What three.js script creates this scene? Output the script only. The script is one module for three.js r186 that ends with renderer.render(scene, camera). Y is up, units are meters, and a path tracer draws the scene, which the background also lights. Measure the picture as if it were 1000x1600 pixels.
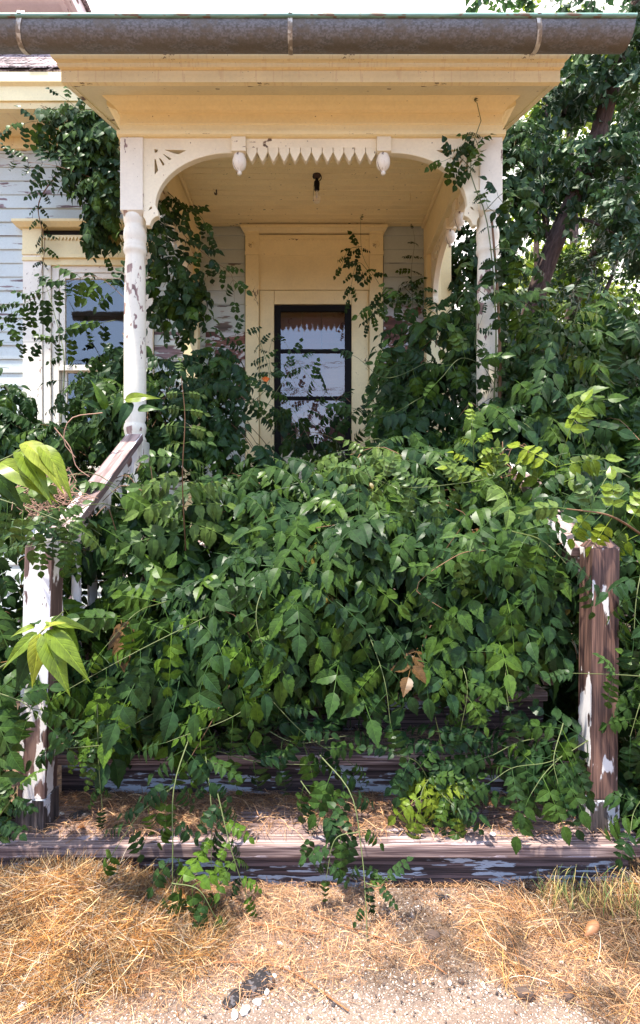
import * as THREE from 'three';
import { RoundedBoxGeometry } from 'three/addons/geometries/RoundedBoxGeometry.js';
import { mergeGeometries, mergeVertices } from 'three/addons/utils/BufferGeometryUtils.js';

// ---------------------------------------------------------------- camera, sky, sun, exposure
const scene = new THREE.Scene();
const EYE = 1.477, FOC = 870, CX = 490, CY = 780;
const camera = new THREE.PerspectiveCamera(2 * Math.atan(800 / FOC) * 180 / Math.PI, 0.625, 0.05, 400);
camera.position.set(0, EYE, 0);
camera.lookAt(0, EYE, -10);
camera.setViewOffset(1000, 1600, 10, 20, 1000, 1600);      // a shifted lens: verticals stay vertical
const renderer = new THREE.WebGLRenderer({ antialias: true });
renderer.toneMapping = THREE.LinearToneMapping;
renderer.toneMappingExposure = 2.55;
renderer.shadowMap.enabled = true;

const SUN = new THREE.Vector3(-0.22, 0.94, 0.20).normalize();
const sun = new THREE.DirectionalLight(new THREE.Color(1.0, 0.935, 0.82), 5.0);
sun.position.copy(SUN).multiplyScalar(25).add(new THREE.Vector3(0, 1, -3));
sun.target.position.set(0, 1, -3);
sun.castShadow = true;
sun.shadow.mapSize.set(4096, 4096);
Object.assign(sun.shadow.camera, { left: -14, right: 14, top: 14, bottom: -14, near: 1, far: 70 });
sun.shadow.radius = 2;
scene.add(sun, sun.target);

// ---------------------------------------------------------------- random numbers and noise
function rngOf(seed) { let a = seed >>> 0; return () => { a = (a + 0x6D2B79F5) | 0; let t = Math.imul(a ^ (a >>> 15), 1 | a); t = (t + Math.imul(t ^ (t >>> 7), 61 | t)) ^ t; return ((t ^ (t >>> 14)) >>> 0) / 4294967296; }; }
const rnd = rngOf(20240611);
const rr = (a, b) => a + (b - a) * rnd();
const pick = (a) => a[Math.floor(rnd() * a.length)];
function hash(x, y, s) { let h = Math.imul(x, 374761393) + Math.imul(y, 668265263) + Math.imul(s, 974634777); h = Math.imul(h ^ (h >>> 13), 1274126177); return ((h ^ (h >>> 16)) >>> 0) / 4294967296; }
function vnoise(x, y, px, py, s) {                           // value noise, repeats after px, py
  const x0 = Math.floor(x), y0 = Math.floor(y); let fx = x - x0, fy = y - y0;
  fx = fx * fx * (3 - 2 * fx); fy = fy * fy * (3 - 2 * fy);
  const a = ((x0 % px) + px) % px, b = ((y0 % py) + py) % py, a1 = (a + 1) % px, b1 = (b + 1) % py;
  const h00 = hash(a, b, s), h10 = hash(a1, b, s), h01 = hash(a, b1, s), h11 = hash(a1, b1, s);
  return (h00 * (1 - fx) + h10 * fx) * (1 - fy) + (h01 * (1 - fx) + h11 * fx) * fy;
}
function fbm(u, v, fx, fy, oct, s) {                         // u, v in 0..1, tiles
  let t = 0, a = 0.5, n = 0;
  for (let i = 0; i < oct; i++) { t += a * vnoise(u * fx, v * fy, fx, fy, s + i * 17); n += a; a *= 0.5; fx *= 2; fy *= 2; }
  return t / n;
}
const mix = (a, b, t) => a + (b - a) * t;
const mix3 = (a, b, t) => [mix(a[0], b[0], t), mix(a[1], b[1], t), mix(a[2], b[2], t)];
const step = (a, b, x) => { const t = Math.min(1, Math.max(0, (x - a) / (b - a))); return t * t * (3 - 2 * t); };
function dataTex(w, h, fn, srgb, size) {                     // fn(u, v) gives [r, g, b] in 0..1
  const d = new Uint8Array(w * h * 4);
  for (let y = 0; y < h; y++) for (let x = 0; x < w; x++) {
    const c = fn((x + 0.5) / w, (y + 0.5) / h), i = (y * w + x) * 4;
    d[i] = Math.max(0, Math.min(255, c[0] * 255)); d[i + 1] = Math.max(0, Math.min(255, c[1] * 255)); d[i + 2] = Math.max(0, Math.min(255, c[2] * 255)); d[i + 3] = 255;
  }
  const t = new THREE.DataTexture(d, w, h);
  t.wrapS = t.wrapT = THREE.RepeatWrapping; t.magFilter = THREE.LinearFilter; t.minFilter = THREE.LinearMipmapLinearFilter; t.generateMipmaps = true;
  if (srgb) t.colorSpace = THREE.SRGBColorSpace;
  if (size) t.repeat.set(1 / size[0], 1 / size[1]);
  t.needsUpdate = true;
  return t;
}

// ---------------------------------------------------------------- the sky: pale high haze, blue with soft cloud behind the camera
{
  const W = 512, H = 256, d = new Float32Array(W * H * 4);
  for (let y = 0; y < H; y++) for (let x = 0; x < W; x++) {
    const u = (x + 0.5) / W, v = (y + 0.5) / H, el = (v - 0.5) * Math.PI, az = (u - 0.5) * 2 * Math.PI;
    const dir = new THREE.Vector3(Math.cos(el) * Math.cos(az), Math.sin(el), Math.cos(el) * Math.sin(az));
    const up = Math.max(0, dir.y);
    const cl = fbm(u, v, 10, 7, 5, 41), cover = step(0.5 + 0.10 * step(-0.2, 0.6, dir.z), 0.78, cl + 0.08 * (1 - up));
    const back = step(-0.35, 0.55, dir.z);                  // towards the street the haze is thinner
    const blue = mix3([0.62, 0.98, 1.7], [0.40, 0.70, 1.35], up ** 0.6);
    let c = mix3([1.62, 1.52, 1.46], blue, back * 0.85);
    c = mix3(c, [1.75, 1.68, 1.66], cover * 0.7);
    const sd = Math.max(0, dir.dot(SUN));
    c = c.map((k) => k * (1 + 0.9 * sd ** 12));
    if (dir.y < 0) c = mix3(c, [0.5, 0.45, 0.36], step(0, 0.12, -dir.y));
    const i = (y * W + x) * 4; d[i] = c[0] * 0.8; d[i + 1] = c[1] * 0.79; d[i + 2] = c[2] * 0.76; d[i + 3] = 1;
  }
  const t = new THREE.DataTexture(d, W, H, THREE.RGBAFormat, THREE.FloatType);
  t.mapping = THREE.EquirectangularReflectionMapping; t.wrapS = THREE.RepeatWrapping; t.magFilter = t.minFilter = THREE.LinearFilter; t.needsUpdate = true;
  scene.background = t; scene.environment = t;
  scene.environmentIntensity = 1; scene.backgroundIntensity = 1;
}

// ---------------------------------------------------------------- names, things and parts
const used = new Map();
function numbered(n) { const k = used.get(n) || 0; used.set(n, k + 1); return k ? n + '_' + String(k).padStart(3, '0') : n; }
function setUp(m) { m.castShadow = true; m.receiveShadow = true; return m; }
function thing(name, label, category, pos = [0, 0, 0], group) {
  const o = new THREE.Group(); o.name = numbered(name); o.position.set(...pos); o.userData = { label, category };
  if (group) o.userData.group = group;
  scene.add(o); return o;
}
function part(parent, name, geo, mat, label) {
  const m = setUp(new THREE.Mesh(geo, mat)); m.name = name; if (label) m.userData.label = label; parent.add(m); return m;
}
function single(name, geo, mat, label, category, kind) {
  const m = setUp(new THREE.Mesh(geo, mat)); m.name = numbered(name); m.userData = kind ? { kind } : { label, category };
  if (kind && label) m.userData.label = label;
  scene.add(m); return m;
}
// a pixel of the photograph at a depth, as a point of the place
const P = (px, py, d) => new THREE.Vector3((px - CX) / FOC * d, EYE - (py - CY) / FOC * d, -d);

// ---------------------------------------------------------------- shape helpers; uv in metres, u along the grain
function boxUV(geo, long = 0) {
  const g = geo.index ? geo.toNonIndexed() : geo, p = g.attributes.position, uv = new Float32Array(p.count * 2);
  const ou = rnd() * 7, ov = rnd() * 7, a = new THREE.Vector3(), b = new THREE.Vector3(), c = new THREE.Vector3(), n = new THREE.Vector3();
  for (let i = 0; i < p.count; i += 3) {
    a.fromBufferAttribute(p, i); b.fromBufferAttribute(p, i + 1); c.fromBufferAttribute(p, i + 2);
    n.subVectors(b, a).cross(c.sub(a)); const q = [Math.abs(n.x), Math.abs(n.y), Math.abs(n.z)];
    const ax = q[0] > q[1] && q[0] > q[2] ? 0 : q[1] > q[2] ? 1 : 2;
    const rest = [0, 1, 2].filter((k) => k !== ax); let [ua, va] = rest; if (va === long) [ua, va] = [va, ua];
    for (let j = i; j < i + 3; j++) { uv[j * 2] = p.getComponent(j, ua) + ou + ax * 0.37; uv[j * 2 + 1] = p.getComponent(j, va) + ov + ax * 0.61; }
  }
  g.setAttribute('uv', new THREE.BufferAttribute(uv, 2));
  for (const k of Object.keys(g.attributes)) if (!['position', 'normal', 'uv'].includes(k)) g.deleteAttribute(k);
  g.clearGroups(); return g;
}
// box between two corners given as x, height above the eye (h) and depth (d)
function hb(x0, x1, h0, h1, d0, d1, r = 0.003, long) {
  const w = x1 - x0, h = h1 - h0, t = d1 - d0;
  const dims = [w, h, t]; if (long === undefined) long = dims.indexOf(Math.max(...dims));
  const g = r > 0 ? new RoundedBoxGeometry(w, h, t, 1, Math.min(r, w / 3, h / 3, t / 3)) : new THREE.BoxGeometry(w, h, t);
  g.translate((x0 + x1) / 2, EYE + (h0 + h1) / 2, -(d0 + d1) / 2);
  return boxUV(g, long);
}
const join = (a) => mergeGeometries(a.map((g) => { const q = g.index ? g.toNonIndexed() : g; for (const k of Object.keys(q.attributes)) if (!['position', 'normal', 'uv'].includes(k)) q.deleteAttribute(k); q.clearGroups(); return q; }));
// a profile of [depth, height above the eye] pushed along x; ends may flare by depth difference (mitre)
function alongX(profile, x0, x1, mitre = 0, dRef = 0) {
  const pos = [], n = profile.length;
  const V = (k, end) => { const [d, h] = profile[k % n]; const f = mitre * Math.max(0, dRef - d); return [end ? x1 + f : x0 - f, EYE + h, -d]; };
  for (let k = 0; k < n; k++) { const a = V(k, 0), b = V(k + 1, 0), c = V(k + 1, 1), e = V(k, 1); pos.push(...a, ...b, ...c, ...a, ...c, ...e); }
  const tri = THREE.ShapeUtils.triangulateShape(profile.map(([d, h]) => new THREE.Vector2(d, h)), []);
  for (const t of tri) { pos.push(...V(t[0], 0), ...V(t[1], 0), ...V(t[2], 0)); pos.push(...V(t[0], 1), ...V(t[2], 1), ...V(t[1], 1)); }
  const g = new THREE.BufferGeometry(); g.setAttribute('position', new THREE.Float32BufferAttribute(pos, 3)); g.computeVertexNormals();
  return boxUV(g, 0);
}
// a profile of [x, height] pushed along depth
function alongD(profile, d0, d1) {
  const s = new THREE.Shape(profile.map(([x, h]) => new THREE.Vector2(x, h)));
  const g = new THREE.ExtrudeGeometry(s, { depth: d1 - d0, bevelEnabled: false }); g.translate(0, EYE, -d1); return boxUV(g, 2);
}
function lathe(pts, seg = 28) { const g = new THREE.LatheGeometry(pts.map(([r, y]) => new THREE.Vector2(Math.max(r, 1e-4), y)), seg); const uv = g.attributes.uv, p = g.attributes.position; for (let i = 0; i < uv.count; i++) uv.setXY(i, p.getY(i), uv.getX(i) * 0.42); return g; }
function tube(pts, r0, r1, seg = 8, rad = 5) {
  const c = new THREE.CatmullRomCurve3(pts), g = new THREE.TubeGeometry(c, seg, 1, rad), p = g.attributes.position, uv = g.attributes.uv, q = new THREE.Vector3(), L = c.getLength();
  for (let i = 0; i <= seg; i++) { const t = i / seg; c.getPointAt(t, q); const r = mix(r0, r1, t); for (let j = 0; j <= rad; j++) { const k = i * (rad + 1) + j; p.setXYZ(k, q.x + (p.getX(k) - q.x) * r, q.y + (p.getY(k) - q.y) * r, q.z + (p.getZ(k) - q.z) * r); uv.setXY(k, t * L, j / rad * r * 6); } }
  return g;
}

// ---------------------------------------------------------------- materials
const S = 512;
function std(o) { return new THREE.MeshStandardMaterial({ roughness: 0.8, metalness: 0, ...o }); }
const grainOf = (u, v, s) => 0.55 * fbm(u, v, 3, 48, 4, s) + 0.3 * fbm(u, v, 8, 120, 2, s + 5) + 0.15 * fbm(u, v, 4, 6, 3, s + 9);
// flaking paint on wood: paint and wood are sRGB, bare = share of bare wood
function peeling({ paint, wood, wood2, bare, seed, size = [1, 1], fx = 4, fy = 10, spots = 0.02, bump = 0.0012, dirt = [0.45, 0.38, 0.3], rough = 0.7, rust, cluster = 0.5 }) {
  const vals = []; for (let i = 0; i < 4000; i++) { const u = hash(i, 1, 9), v = hash(i, 2, 9); vals.push(fbm(u, v, fx, fy, 5, seed) + cluster * fbm(u, v, 3, 3, 2, seed + 33)); } vals.sort((a, b) => a - b);
  const th = vals[Math.floor(vals.length * Math.min(0.9999, bare))];
  const f = (u, v) => { const n = fbm(u, v, fx, fy, 5, seed) + cluster * fbm(u, v, 3, 3, 2, seed + 33) - th + 0.035 * (fbm(u, v, 40, 90, 2, seed + 3) - 0.5); return n; };
  const map = dataTex(S, S, (u, v) => {
    const n = f(u, v), g = grainOf(u, v, seed + 50);
    let w = mix3(wood, wood2 || wood.map((k) => k * 0.55), step(0.32, 0.68, g));
    const m = fbm(u, v, 5, 5, 4, seed + 70), fine = fbm(u, v, 90, 90, 2, seed + 80);
    let p = paint.map((k) => k * (0.93 + 0.09 * m + 0.04 * (fine - 0.5)));
    const sp = vnoise(u * 150, v * 150, 150, 150, seed + 90); if (sp > 1 - spots && m > 0.42) p = mix3(p, dirt, 0.75);
    if (rust) { const q = fbm(u, v, 60, 3, 3, seed + 95); if (q > 0.66) p = mix3(p, rust, 0.35); }
    if (n < 0.0 && n > -0.05) w = mix3(w, p, 0.32 * step(-0.05, -0.01, n) * (0.5 + g)); return mix3(w, p, step(-0.006, 0.006, n));
  }, true, size);
  const bmp = dataTex(S, S, (u, v) => { const n = f(u, v), g = grainOf(u, v, seed + 50); const k = step(-0.008, 0.008, n); const h = mix(0.4 * (1 - g), 0.78 + 0.1 * fbm(u, v, 30, 60, 2, seed + 4), k); return [h, h, h]; }, false, size);
  return std({ map, bumpMap: bmp, bumpScale: bump, roughness: rough });
}
const M = {};
M.cream = peeling({ paint: [0.945, 0.875, 0.675], wood: [0.70, 0.58, 0.42], bare: 0.0025, seed: 11, spots: 0.012, bump: 0.0005, fx: 30, fy: 60 });
M.creamStain = peeling({ paint: [0.94, 0.87, 0.675], wood: [0.62, 0.48, 0.36], bare: 0.005, seed: 13, spots: 0.03, bump: 0.0006, fx: 24, fy: 60, rust: [0.84, 0.72, 0.54] });
M.ceil = peeling({ paint: [0.945, 0.875, 0.675], wood: [0.45, 0.36, 0.22], bare: 0.004, seed: 15, spots: 0.03, bump: 0.0005, fx: 30, fy: 50, dirt: [0.35, 0.28, 0.18] });
M.soffit = peeling({ paint: [0.89, 0.85, 0.71], wood: [0.42, 0.33, 0.27], bare: 0.015, seed: 17, spots: 0.02, bump: 0.0006, fx: 16, fy: 30 });
M.white = peeling({ paint: [0.94, 0.91, 0.84], wood: [0.66, 0.56, 0.5], bare: 0.015, seed: 19, spots: 0.02, bump: 0.0006, fx: 30, fy: 60 });
M.post = peeling({ paint: [0.915, 0.88, 0.80], wood: [0.66, 0.55, 0.5], wood2: [0.45, 0.35, 0.33], bare: 0.075, seed: 23, spots: 0.02, bump: 0.0009, fx: 16, fy: 36, cluster: 0.9 });
M.trim = peeling({ paint: [0.935, 0.885, 0.76], wood: [0.66, 0.54, 0.42], bare: 0.008, seed: 21, spots: 0.02, bump: 0.0005, fx: 30, fy: 60 });
M.newelL = peeling({ paint: [0.87, 0.85, 0.84], wood: [0.50, 0.40, 0.37], wood2: [0.27, 0.19, 0.17], bare: 0.58, seed: 29, size: [0.9, 0.5], fx: 9, fy: 16, cluster: 1.3, bump: 0.003, spots: 0.01 });
M.newelR = peeling({ paint: [0.84, 0.82, 0.81], wood: [0.47, 0.345, 0.29], wood2: [0.19, 0.12, 0.11], bare: 0.80, seed: 34, size: [0.9, 0.5], fx: 8, fy: 16, cluster: 1.3, bump: 0.003, spots: 0.01 });
M.base = peeling({ paint: [0.78, 0.78, 0.8], wood: [0.33, 0.29, 0.28], wood2: [0.13, 0.11, 0.11], bare: 0.88, seed: 37, size: [0.4, 0.3], fx: 5, fy: 8, bump: 0.0024 });
M.tread = peeling({ paint: [0.64, 0.58, 0.60], wood: [0.63, 0.54, 0.51], wood2: [0.29, 0.22, 0.22], bare: 0.90, seed: 41, size: [0.9, 0.3], fx: 6, fy: 20, bump: 0.003, rough: 0.97 });
M.riser = peeling({ paint: [0.58, 0.61, 0.66], wood: [0.40, 0.33, 0.33], wood2: [0.14, 0.105, 0.11], bare: 0.82, seed: 43, size: [1.1, 0.3], fx: 14, fy: 26, cluster: 1.0, bump: 0.0028, rough: 0.95 });
M.rail = peeling({ paint: [0.9, 0.88, 0.87], wood: [0.62, 0.53, 0.51], wood2: [0.36, 0.28, 0.28], bare: 0.78, seed: 47, fx: 3, fy: 20, bump: 0.002 });
M.baluster = peeling({ paint: [0.92, 0.87, 0.84], wood: [0.55, 0.42, 0.38], bare: 0.16, seed: 53, fx: 6, fy: 14, bump: 0.0012 });
M.siding = peeling({ paint: [0.78, 0.81, 0.79], wood: [0.55, 0.47, 0.46], wood2: [0.4, 0.33, 0.33], bare: 0.05, seed: 59, fx: 4, fy: 34, bump: 0.0011, spots: 0.03 });
M.sidingFlaky = peeling({ paint: [0.78, 0.81, 0.79], wood: [0.56, 0.47, 0.47], wood2: [0.4, 0.31, 0.32], bare: 0.22, seed: 61, fx: 5, fy: 30, bump: 0.0014, spots: 0.03 });
M.sidingBare = peeling({ paint: [0.78, 0.78, 0.78], wood: [0.55, 0.37, 0.31], wood2: [0.33, 0.2, 0.17], bare: 0.6, seed: 67, fx: 12, fy: 26, bump: 0.0016 });
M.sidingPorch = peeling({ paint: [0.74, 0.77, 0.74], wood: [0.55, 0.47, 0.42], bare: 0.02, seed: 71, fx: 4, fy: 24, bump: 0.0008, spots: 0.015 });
M.black = new THREE.MeshPhysicalMaterial({ color: new THREE.Color(0.007, 0.0065, 0.007), roughness: 0.7, specularIntensity: 0.35 });
M.dark = std({ color: new THREE.Color(0.02, 0.018, 0.016), roughness: 0.95 });
M.brownDoor = std({ map: dataTex(256, 256, (u, v) => { const g = grainOf(v, u, 81); return mix3([0.42, 0.18, 0.12], [0.26, 0.10, 0.07], g); }, true, [0.5, 0.9]), roughness: 0.5 });
M.glass = new THREE.MeshPhysicalMaterial({ color: 0xffffff, roughness: 0.03, transmission: 1, thickness: 0, ior: 2.1, bumpMap: dataTex(256, 256, (u, v) => { const h = fbm(u, v, 3, 4, 2, 301); return [h, h, h]; }, false, [0.6, 0.6]), bumpScale: 0.0004 });
M.gutter = std({
  map: dataTex(S, S, (u, v) => { const a = vnoise(u * 46, v * 60, 46, 60, 91), b = fbm(u, v, 8, 10, 4, 93), c = fbm(u, v, 90, 90, 2, 97); let k = mix3([0.36, 0.355, 0.35], [0.49, 0.49, 0.505], step(0.2, 0.8, a * 0.55 + c * 0.45)); k = mix3(k, [0.40, 0.37, 0.33], step(0.48, 0.68, b) * 0.6); return k; }, true, [0.5, 0.35]),
  roughnessMap: dataTex(256, 256, (u, v) => { const r = 0.42 + 0.3 * vnoise(u * 46, v * 60, 46, 60, 91); return [r, r, r]; }, false, [0.5, 0.35]), roughness: 1, metalness: 0.2,
  bumpMap: dataTex(256, 256, (u, v) => { const h = fbm(u, v, 5, 6, 4, 95); return [h, h, h]; }, false, [0.5, 0.35]), bumpScale: 0.002,
});
M.rim = std({ map: dataTex(256, 64, (u, v) => { const a = fbm(u, v, 12, 4, 4, 101); return mix3(mix3([0.36, 0.5, 0.45], [0.55, 0.68, 0.62], a), [0.44, 0.36, 0.29], step(0.62, 0.72, fbm(u, v, 20, 4, 3, 103))); }, true, [1, 0.1]), roughness: 0.6, metalness: 0.15 });
M.strap = std({ map: dataTex(128, 128, (u, v) => mix3([0.80, 0.79, 0.76], [0.55, 0.51, 0.46], step(0.4, 0.65, fbm(u, v, 6, 6, 4, 105))), true, [0.15, 0.15]), roughness: 0.55, metalness: 0.3 });
M.concrete = std({
  map: dataTex(1024, 1024, (u, v) => { const a = fbm(u, v, 5, 5, 5, 111), s1 = vnoise(u * 190, v * 190, 190, 190, 113), s2 = vnoise(u * 120, v * 120, 120, 120, 117), s3 = vnoise(u * 330, v * 330, 330, 330, 118); let c = mix3([0.36, 0.30, 0.265], [0.53, 0.46, 0.41], a); c = c.map((k) => k * (0.8 + 0.4 * s3)); if (s1 > 0.76) c = mix3(c, [0.78, 0.74, 0.7], step(0.76, 0.86, s1)); if (s2 > 0.86) c = mix3(c, [0.26, 0.21, 0.2], 0.7); return c; }, true, [0.7, 0.7]),
  bumpMap: dataTex(512, 512, (u, v) => { const h = 0.5 * vnoise(u * 190, v * 190, 190, 190, 113) + 0.5 * fbm(u, v, 12, 12, 5, 119); return [h, h, h]; }, false, [0.7, 0.7]), bumpScale: 0.004, roughness: 0.92,
});
M.dirt = std({
  map: dataTex(S, S, (u, v) => { const a = fbm(u, v, 6, 6, 5, 121), b = fbm(u, v, 70, 70, 3, 123), c = fbm(u, v, 20, 90, 3, 125); let k = mix3([0.27, 0.20, 0.155], [0.46, 0.36, 0.28], a); return mix3(k, [0.54, 0.41, 0.28], step(0.45, 0.7, 0.5 * b + 0.5 * c) * 0.6); }, true, [0.6, 0.6]),
  bumpMap: dataTex(256, 256, (u, v) => { const h = fbm(u, v, 30, 30, 3, 127); return [h, h, h]; }, false, [0.6, 0.6]), bumpScale: 0.008, roughness: 0.97,
});
M.bark = std({ map: dataTex(256, 256, (u, v) => { const g = fbm(u, v, 6, 18, 5, 131); return mix3([0.2, 0.15, 0.14], [0.46, 0.37, 0.34], g); }, true, [0.4, 0.25]), bumpMap: dataTex(256, 256, (u, v) => { const g = fbm(u, v, 6, 18, 5, 131); return [g, g, g]; }, false, [0.4, 0.25]), bumpScale: 0.02, roughness: 0.95 });
M.shingle = std({ map: dataTex(256, 256, (u, v) => { const g = fbm(u, v, 40, 40, 3, 135), a = fbm(u, v, 4, 6, 4, 137); return mix3([0.25, 0.2, 0.2], [0.75, 0.68, 0.68], step(0.3, 0.75, 0.5 * g + 0.5 * a)); }, true, [0.5, 0.5]), roughness: 0.95 });
M.pinkTrim = peeling({ paint: [0.97, 0.92, 0.91], wood: [0.6, 0.45, 0.42], bare: 0.02, seed: 141, bump: 0.0006 });
M.stem = std({ color: new THREE.Color(0.085, 0.105, 0.028), roughness: 0.6 });
M.stemBrown = std({ color: new THREE.Color(0.17, 0.085, 0.04), roughness: 0.75 });
M.runner = std({ color: new THREE.Color(0.27, 0.10, 0.035), roughness: 0.7 });
M.grey = std({ color: new THREE.Color(0.3, 0.27, 0.25), roughness: 0.85 });
M.char = std({ map: dataTex(128, 128, (u, v) => { const a = fbm(u, v, 8, 8, 4, 151); return a > 0.64 ? [0.3, 0.28, 0.29] : mix3([0.06, 0.05, 0.06], [0.16, 0.13, 0.14], a); }, true, [0.06, 0.06]), roughness: 0.9 });
M.pebble = std({ map: dataTex(128, 128, (u, v) => mix3([0.78, 0.75, 0.73], [0.93, 0.92, 0.9], fbm(u, v, 6, 6, 4, 153)), true, [0.05, 0.05]), roughness: 0.8 });
M.nut = std({ color: new THREE.Color(0.24, 0.105, 0.045), roughness: 0.55 });
M.debris = std({ color: new THREE.Color(0.07, 0.045, 0.035), roughness: 0.95 });
M.bulb = new THREE.MeshPhysicalMaterial({ color: 0xffffff, roughness: 0.05, transmission: 0.85, thickness: 0, ior: 1.5 });
M.flower = std({ color: new THREE.Color(0.7, 0.16, 0.02), roughness: 0.5 });

// leaves: one vein pattern, colours by plant
const leafMap = dataTex(128, 256, (u, v) => {
  const x = Math.abs(u - 0.5) * 2, mid = step(0.07, 0.02, x), side = Math.abs(((v * 9 - x * 2.0) % 1 + 1) % 1 - 0.5), vein = step(0.42, 0.48, side) * 0.55, blot = fbm(u, v, 5, 8, 4, 161);
  const k = 0.66 + 0.34 * blot - (vnoise(u * 14, v * 28, 14, 28, 167) > 0.9 ? 0.25 : 0); return mix3([k, k, k], [1, 1, 0.92], Math.min(1, mid * 0.8 + vein * 0.45));
}, true);
const leafBump = dataTex(128, 256, (u, v) => { const x = Math.abs(u - 0.5) * 2, mid = step(0.10, 0.02, x), side = Math.abs(((v * 9 - x * 2.0) % 1 + 1) % 1 - 0.5), vein = step(0.3, 0.5, side); const h = 0.75 - 0.5 * mid - 0.45 * vein + 0.12 * fbm(u, v, 20, 40, 2, 163); return [h, h, h]; }, false);
const leafMat = (r, g, b, o = {}) => new THREE.MeshPhysicalMaterial({ color: new THREE.Color(r, g, b), map: leafMap, bumpMap: leafBump, bumpScale: 0.0016, roughness: 1, transmission: 0.18, thickness: 0, side: THREE.DoubleSide, ior: 1.4, specularIntensity: 0.15, clearcoat: 0.3, clearcoatRoughness: 0.36, ...o });
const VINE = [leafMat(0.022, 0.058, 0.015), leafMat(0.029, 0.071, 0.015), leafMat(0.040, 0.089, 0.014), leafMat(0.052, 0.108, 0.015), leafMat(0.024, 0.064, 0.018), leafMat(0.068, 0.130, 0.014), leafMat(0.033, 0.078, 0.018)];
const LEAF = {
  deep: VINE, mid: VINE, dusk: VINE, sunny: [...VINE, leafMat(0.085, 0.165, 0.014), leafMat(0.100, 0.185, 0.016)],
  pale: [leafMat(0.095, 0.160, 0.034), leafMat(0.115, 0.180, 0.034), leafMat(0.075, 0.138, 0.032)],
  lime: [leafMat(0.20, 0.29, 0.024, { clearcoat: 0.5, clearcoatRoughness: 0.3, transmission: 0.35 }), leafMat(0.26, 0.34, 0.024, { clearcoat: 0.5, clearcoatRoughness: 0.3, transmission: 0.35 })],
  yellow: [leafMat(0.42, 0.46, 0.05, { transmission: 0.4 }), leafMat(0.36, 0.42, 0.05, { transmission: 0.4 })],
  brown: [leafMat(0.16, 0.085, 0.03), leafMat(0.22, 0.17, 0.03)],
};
const leafAny = leafMat(1, 1, 1);                              // instanced foliage, tinted copy by copy

// ================================================================ THE SETTING
const bump2 = (x, z, cx, cz, rx, rz, h) => { const q = ((x - cx) / rx) ** 2 + ((z - cz) / rz) ** 2; return q < 4 ? h * Math.exp(-q * 1.4) : 0; };
const n2 = (x, z, f, s) => { const a = vnoise((x + 50) * f, (z + 50) * f, 4096, 4096, s), b = vnoise((x + 50) * f * 2.3, (z + 50) * f * 2.3, 4096, 4096, s + 1); return a * 0.65 + b * 0.35 - 0.5; };
const heaps = (x, z) => bump2(x, z, -0.92, -1.96, 0.40, 0.20, 0.13) + bump2(x, z, -0.7, -1.80, 0.35, 0.2, 0.035) + bump2(x, z, 1.16, -1.99, 0.18, 0.16, 0.05) + bump2(x, z, 0.62, -1.86, 0.3, 0.14, 0.012);
function groundH(x, z) {
  let h = 0.014 * n2(x, z, 7, 201) + 0.03 * n2(x, z, 1.7, 203) * Math.min(1, Math.abs(x) / 1.2);
  const toPath = step(-2.14, -2.08, z) * step(1.32, 1.18, Math.abs(x));
  h = mix(h, -0.012, toPath) + heaps(x, z);
  if (z < -2.1 && Math.abs(x) < 1.4) h = Math.min(h, 0.0);
  return h;
}
{
  const axis = (lo, a, b, hi, fine, coarse) => { const r = []; for (let i = 0; i < coarse; i++) r.push(lo + (a - lo) * (1 - (1 - i / coarse) ** 3)); for (let i = 0; i < fine; i++) r.push(a + (b - a) * i / fine); for (let i = 0; i <= coarse; i++) r.push(b + (hi - b) * (i / coarse) ** 3); return r; };
  const xs = axis(-60, -2.2, 2.2, 60, 130, 16), zs = axis(-70, -2.7, -1.0, 60, 70, 16);
  const pos = [], uv = [], idx = [];
  for (const z of zs) for (const x of xs) { pos.push(x, groundH(x, z), z); uv.push(x, z); }
  const nx = xs.length;
  for (let j = 0; j < zs.length - 1; j++) for (let i = 0; i < nx - 1; i++) { const a = j * nx + i; idx.push(a, a + nx, a + 1, a + 1, a + nx, a + nx + 1); }
  const g = new THREE.BufferGeometry(); g.setAttribute('position', new THREE.Float32BufferAttribute(pos, 3)); g.setAttribute('uv', new THREE.Float32BufferAttribute(uv, 2)); g.setIndex(idx); g.computeVertexNormals();
  single('ground', g, M.dirt, null, null, 'structure');
  const cg = new THREE.PlaneGeometry(2.5, 5.46, 90, 120); cg.rotateX(-Math.PI / 2); cg.translate(0, 0, 0.62);
  const p = cg.attributes.position, cu = cg.attributes.uv;
  for (let i = 0; i < p.count; i++) { const x = p.getX(i), z = p.getZ(i); p.setY(i, 0.004 + 0.006 * n2(x, z, 5, 207)); cu.setXY(i, x, z); }
  cg.computeVertexNormals();
  single('path', cg, M.concrete, null, null, 'structure');
}

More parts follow.
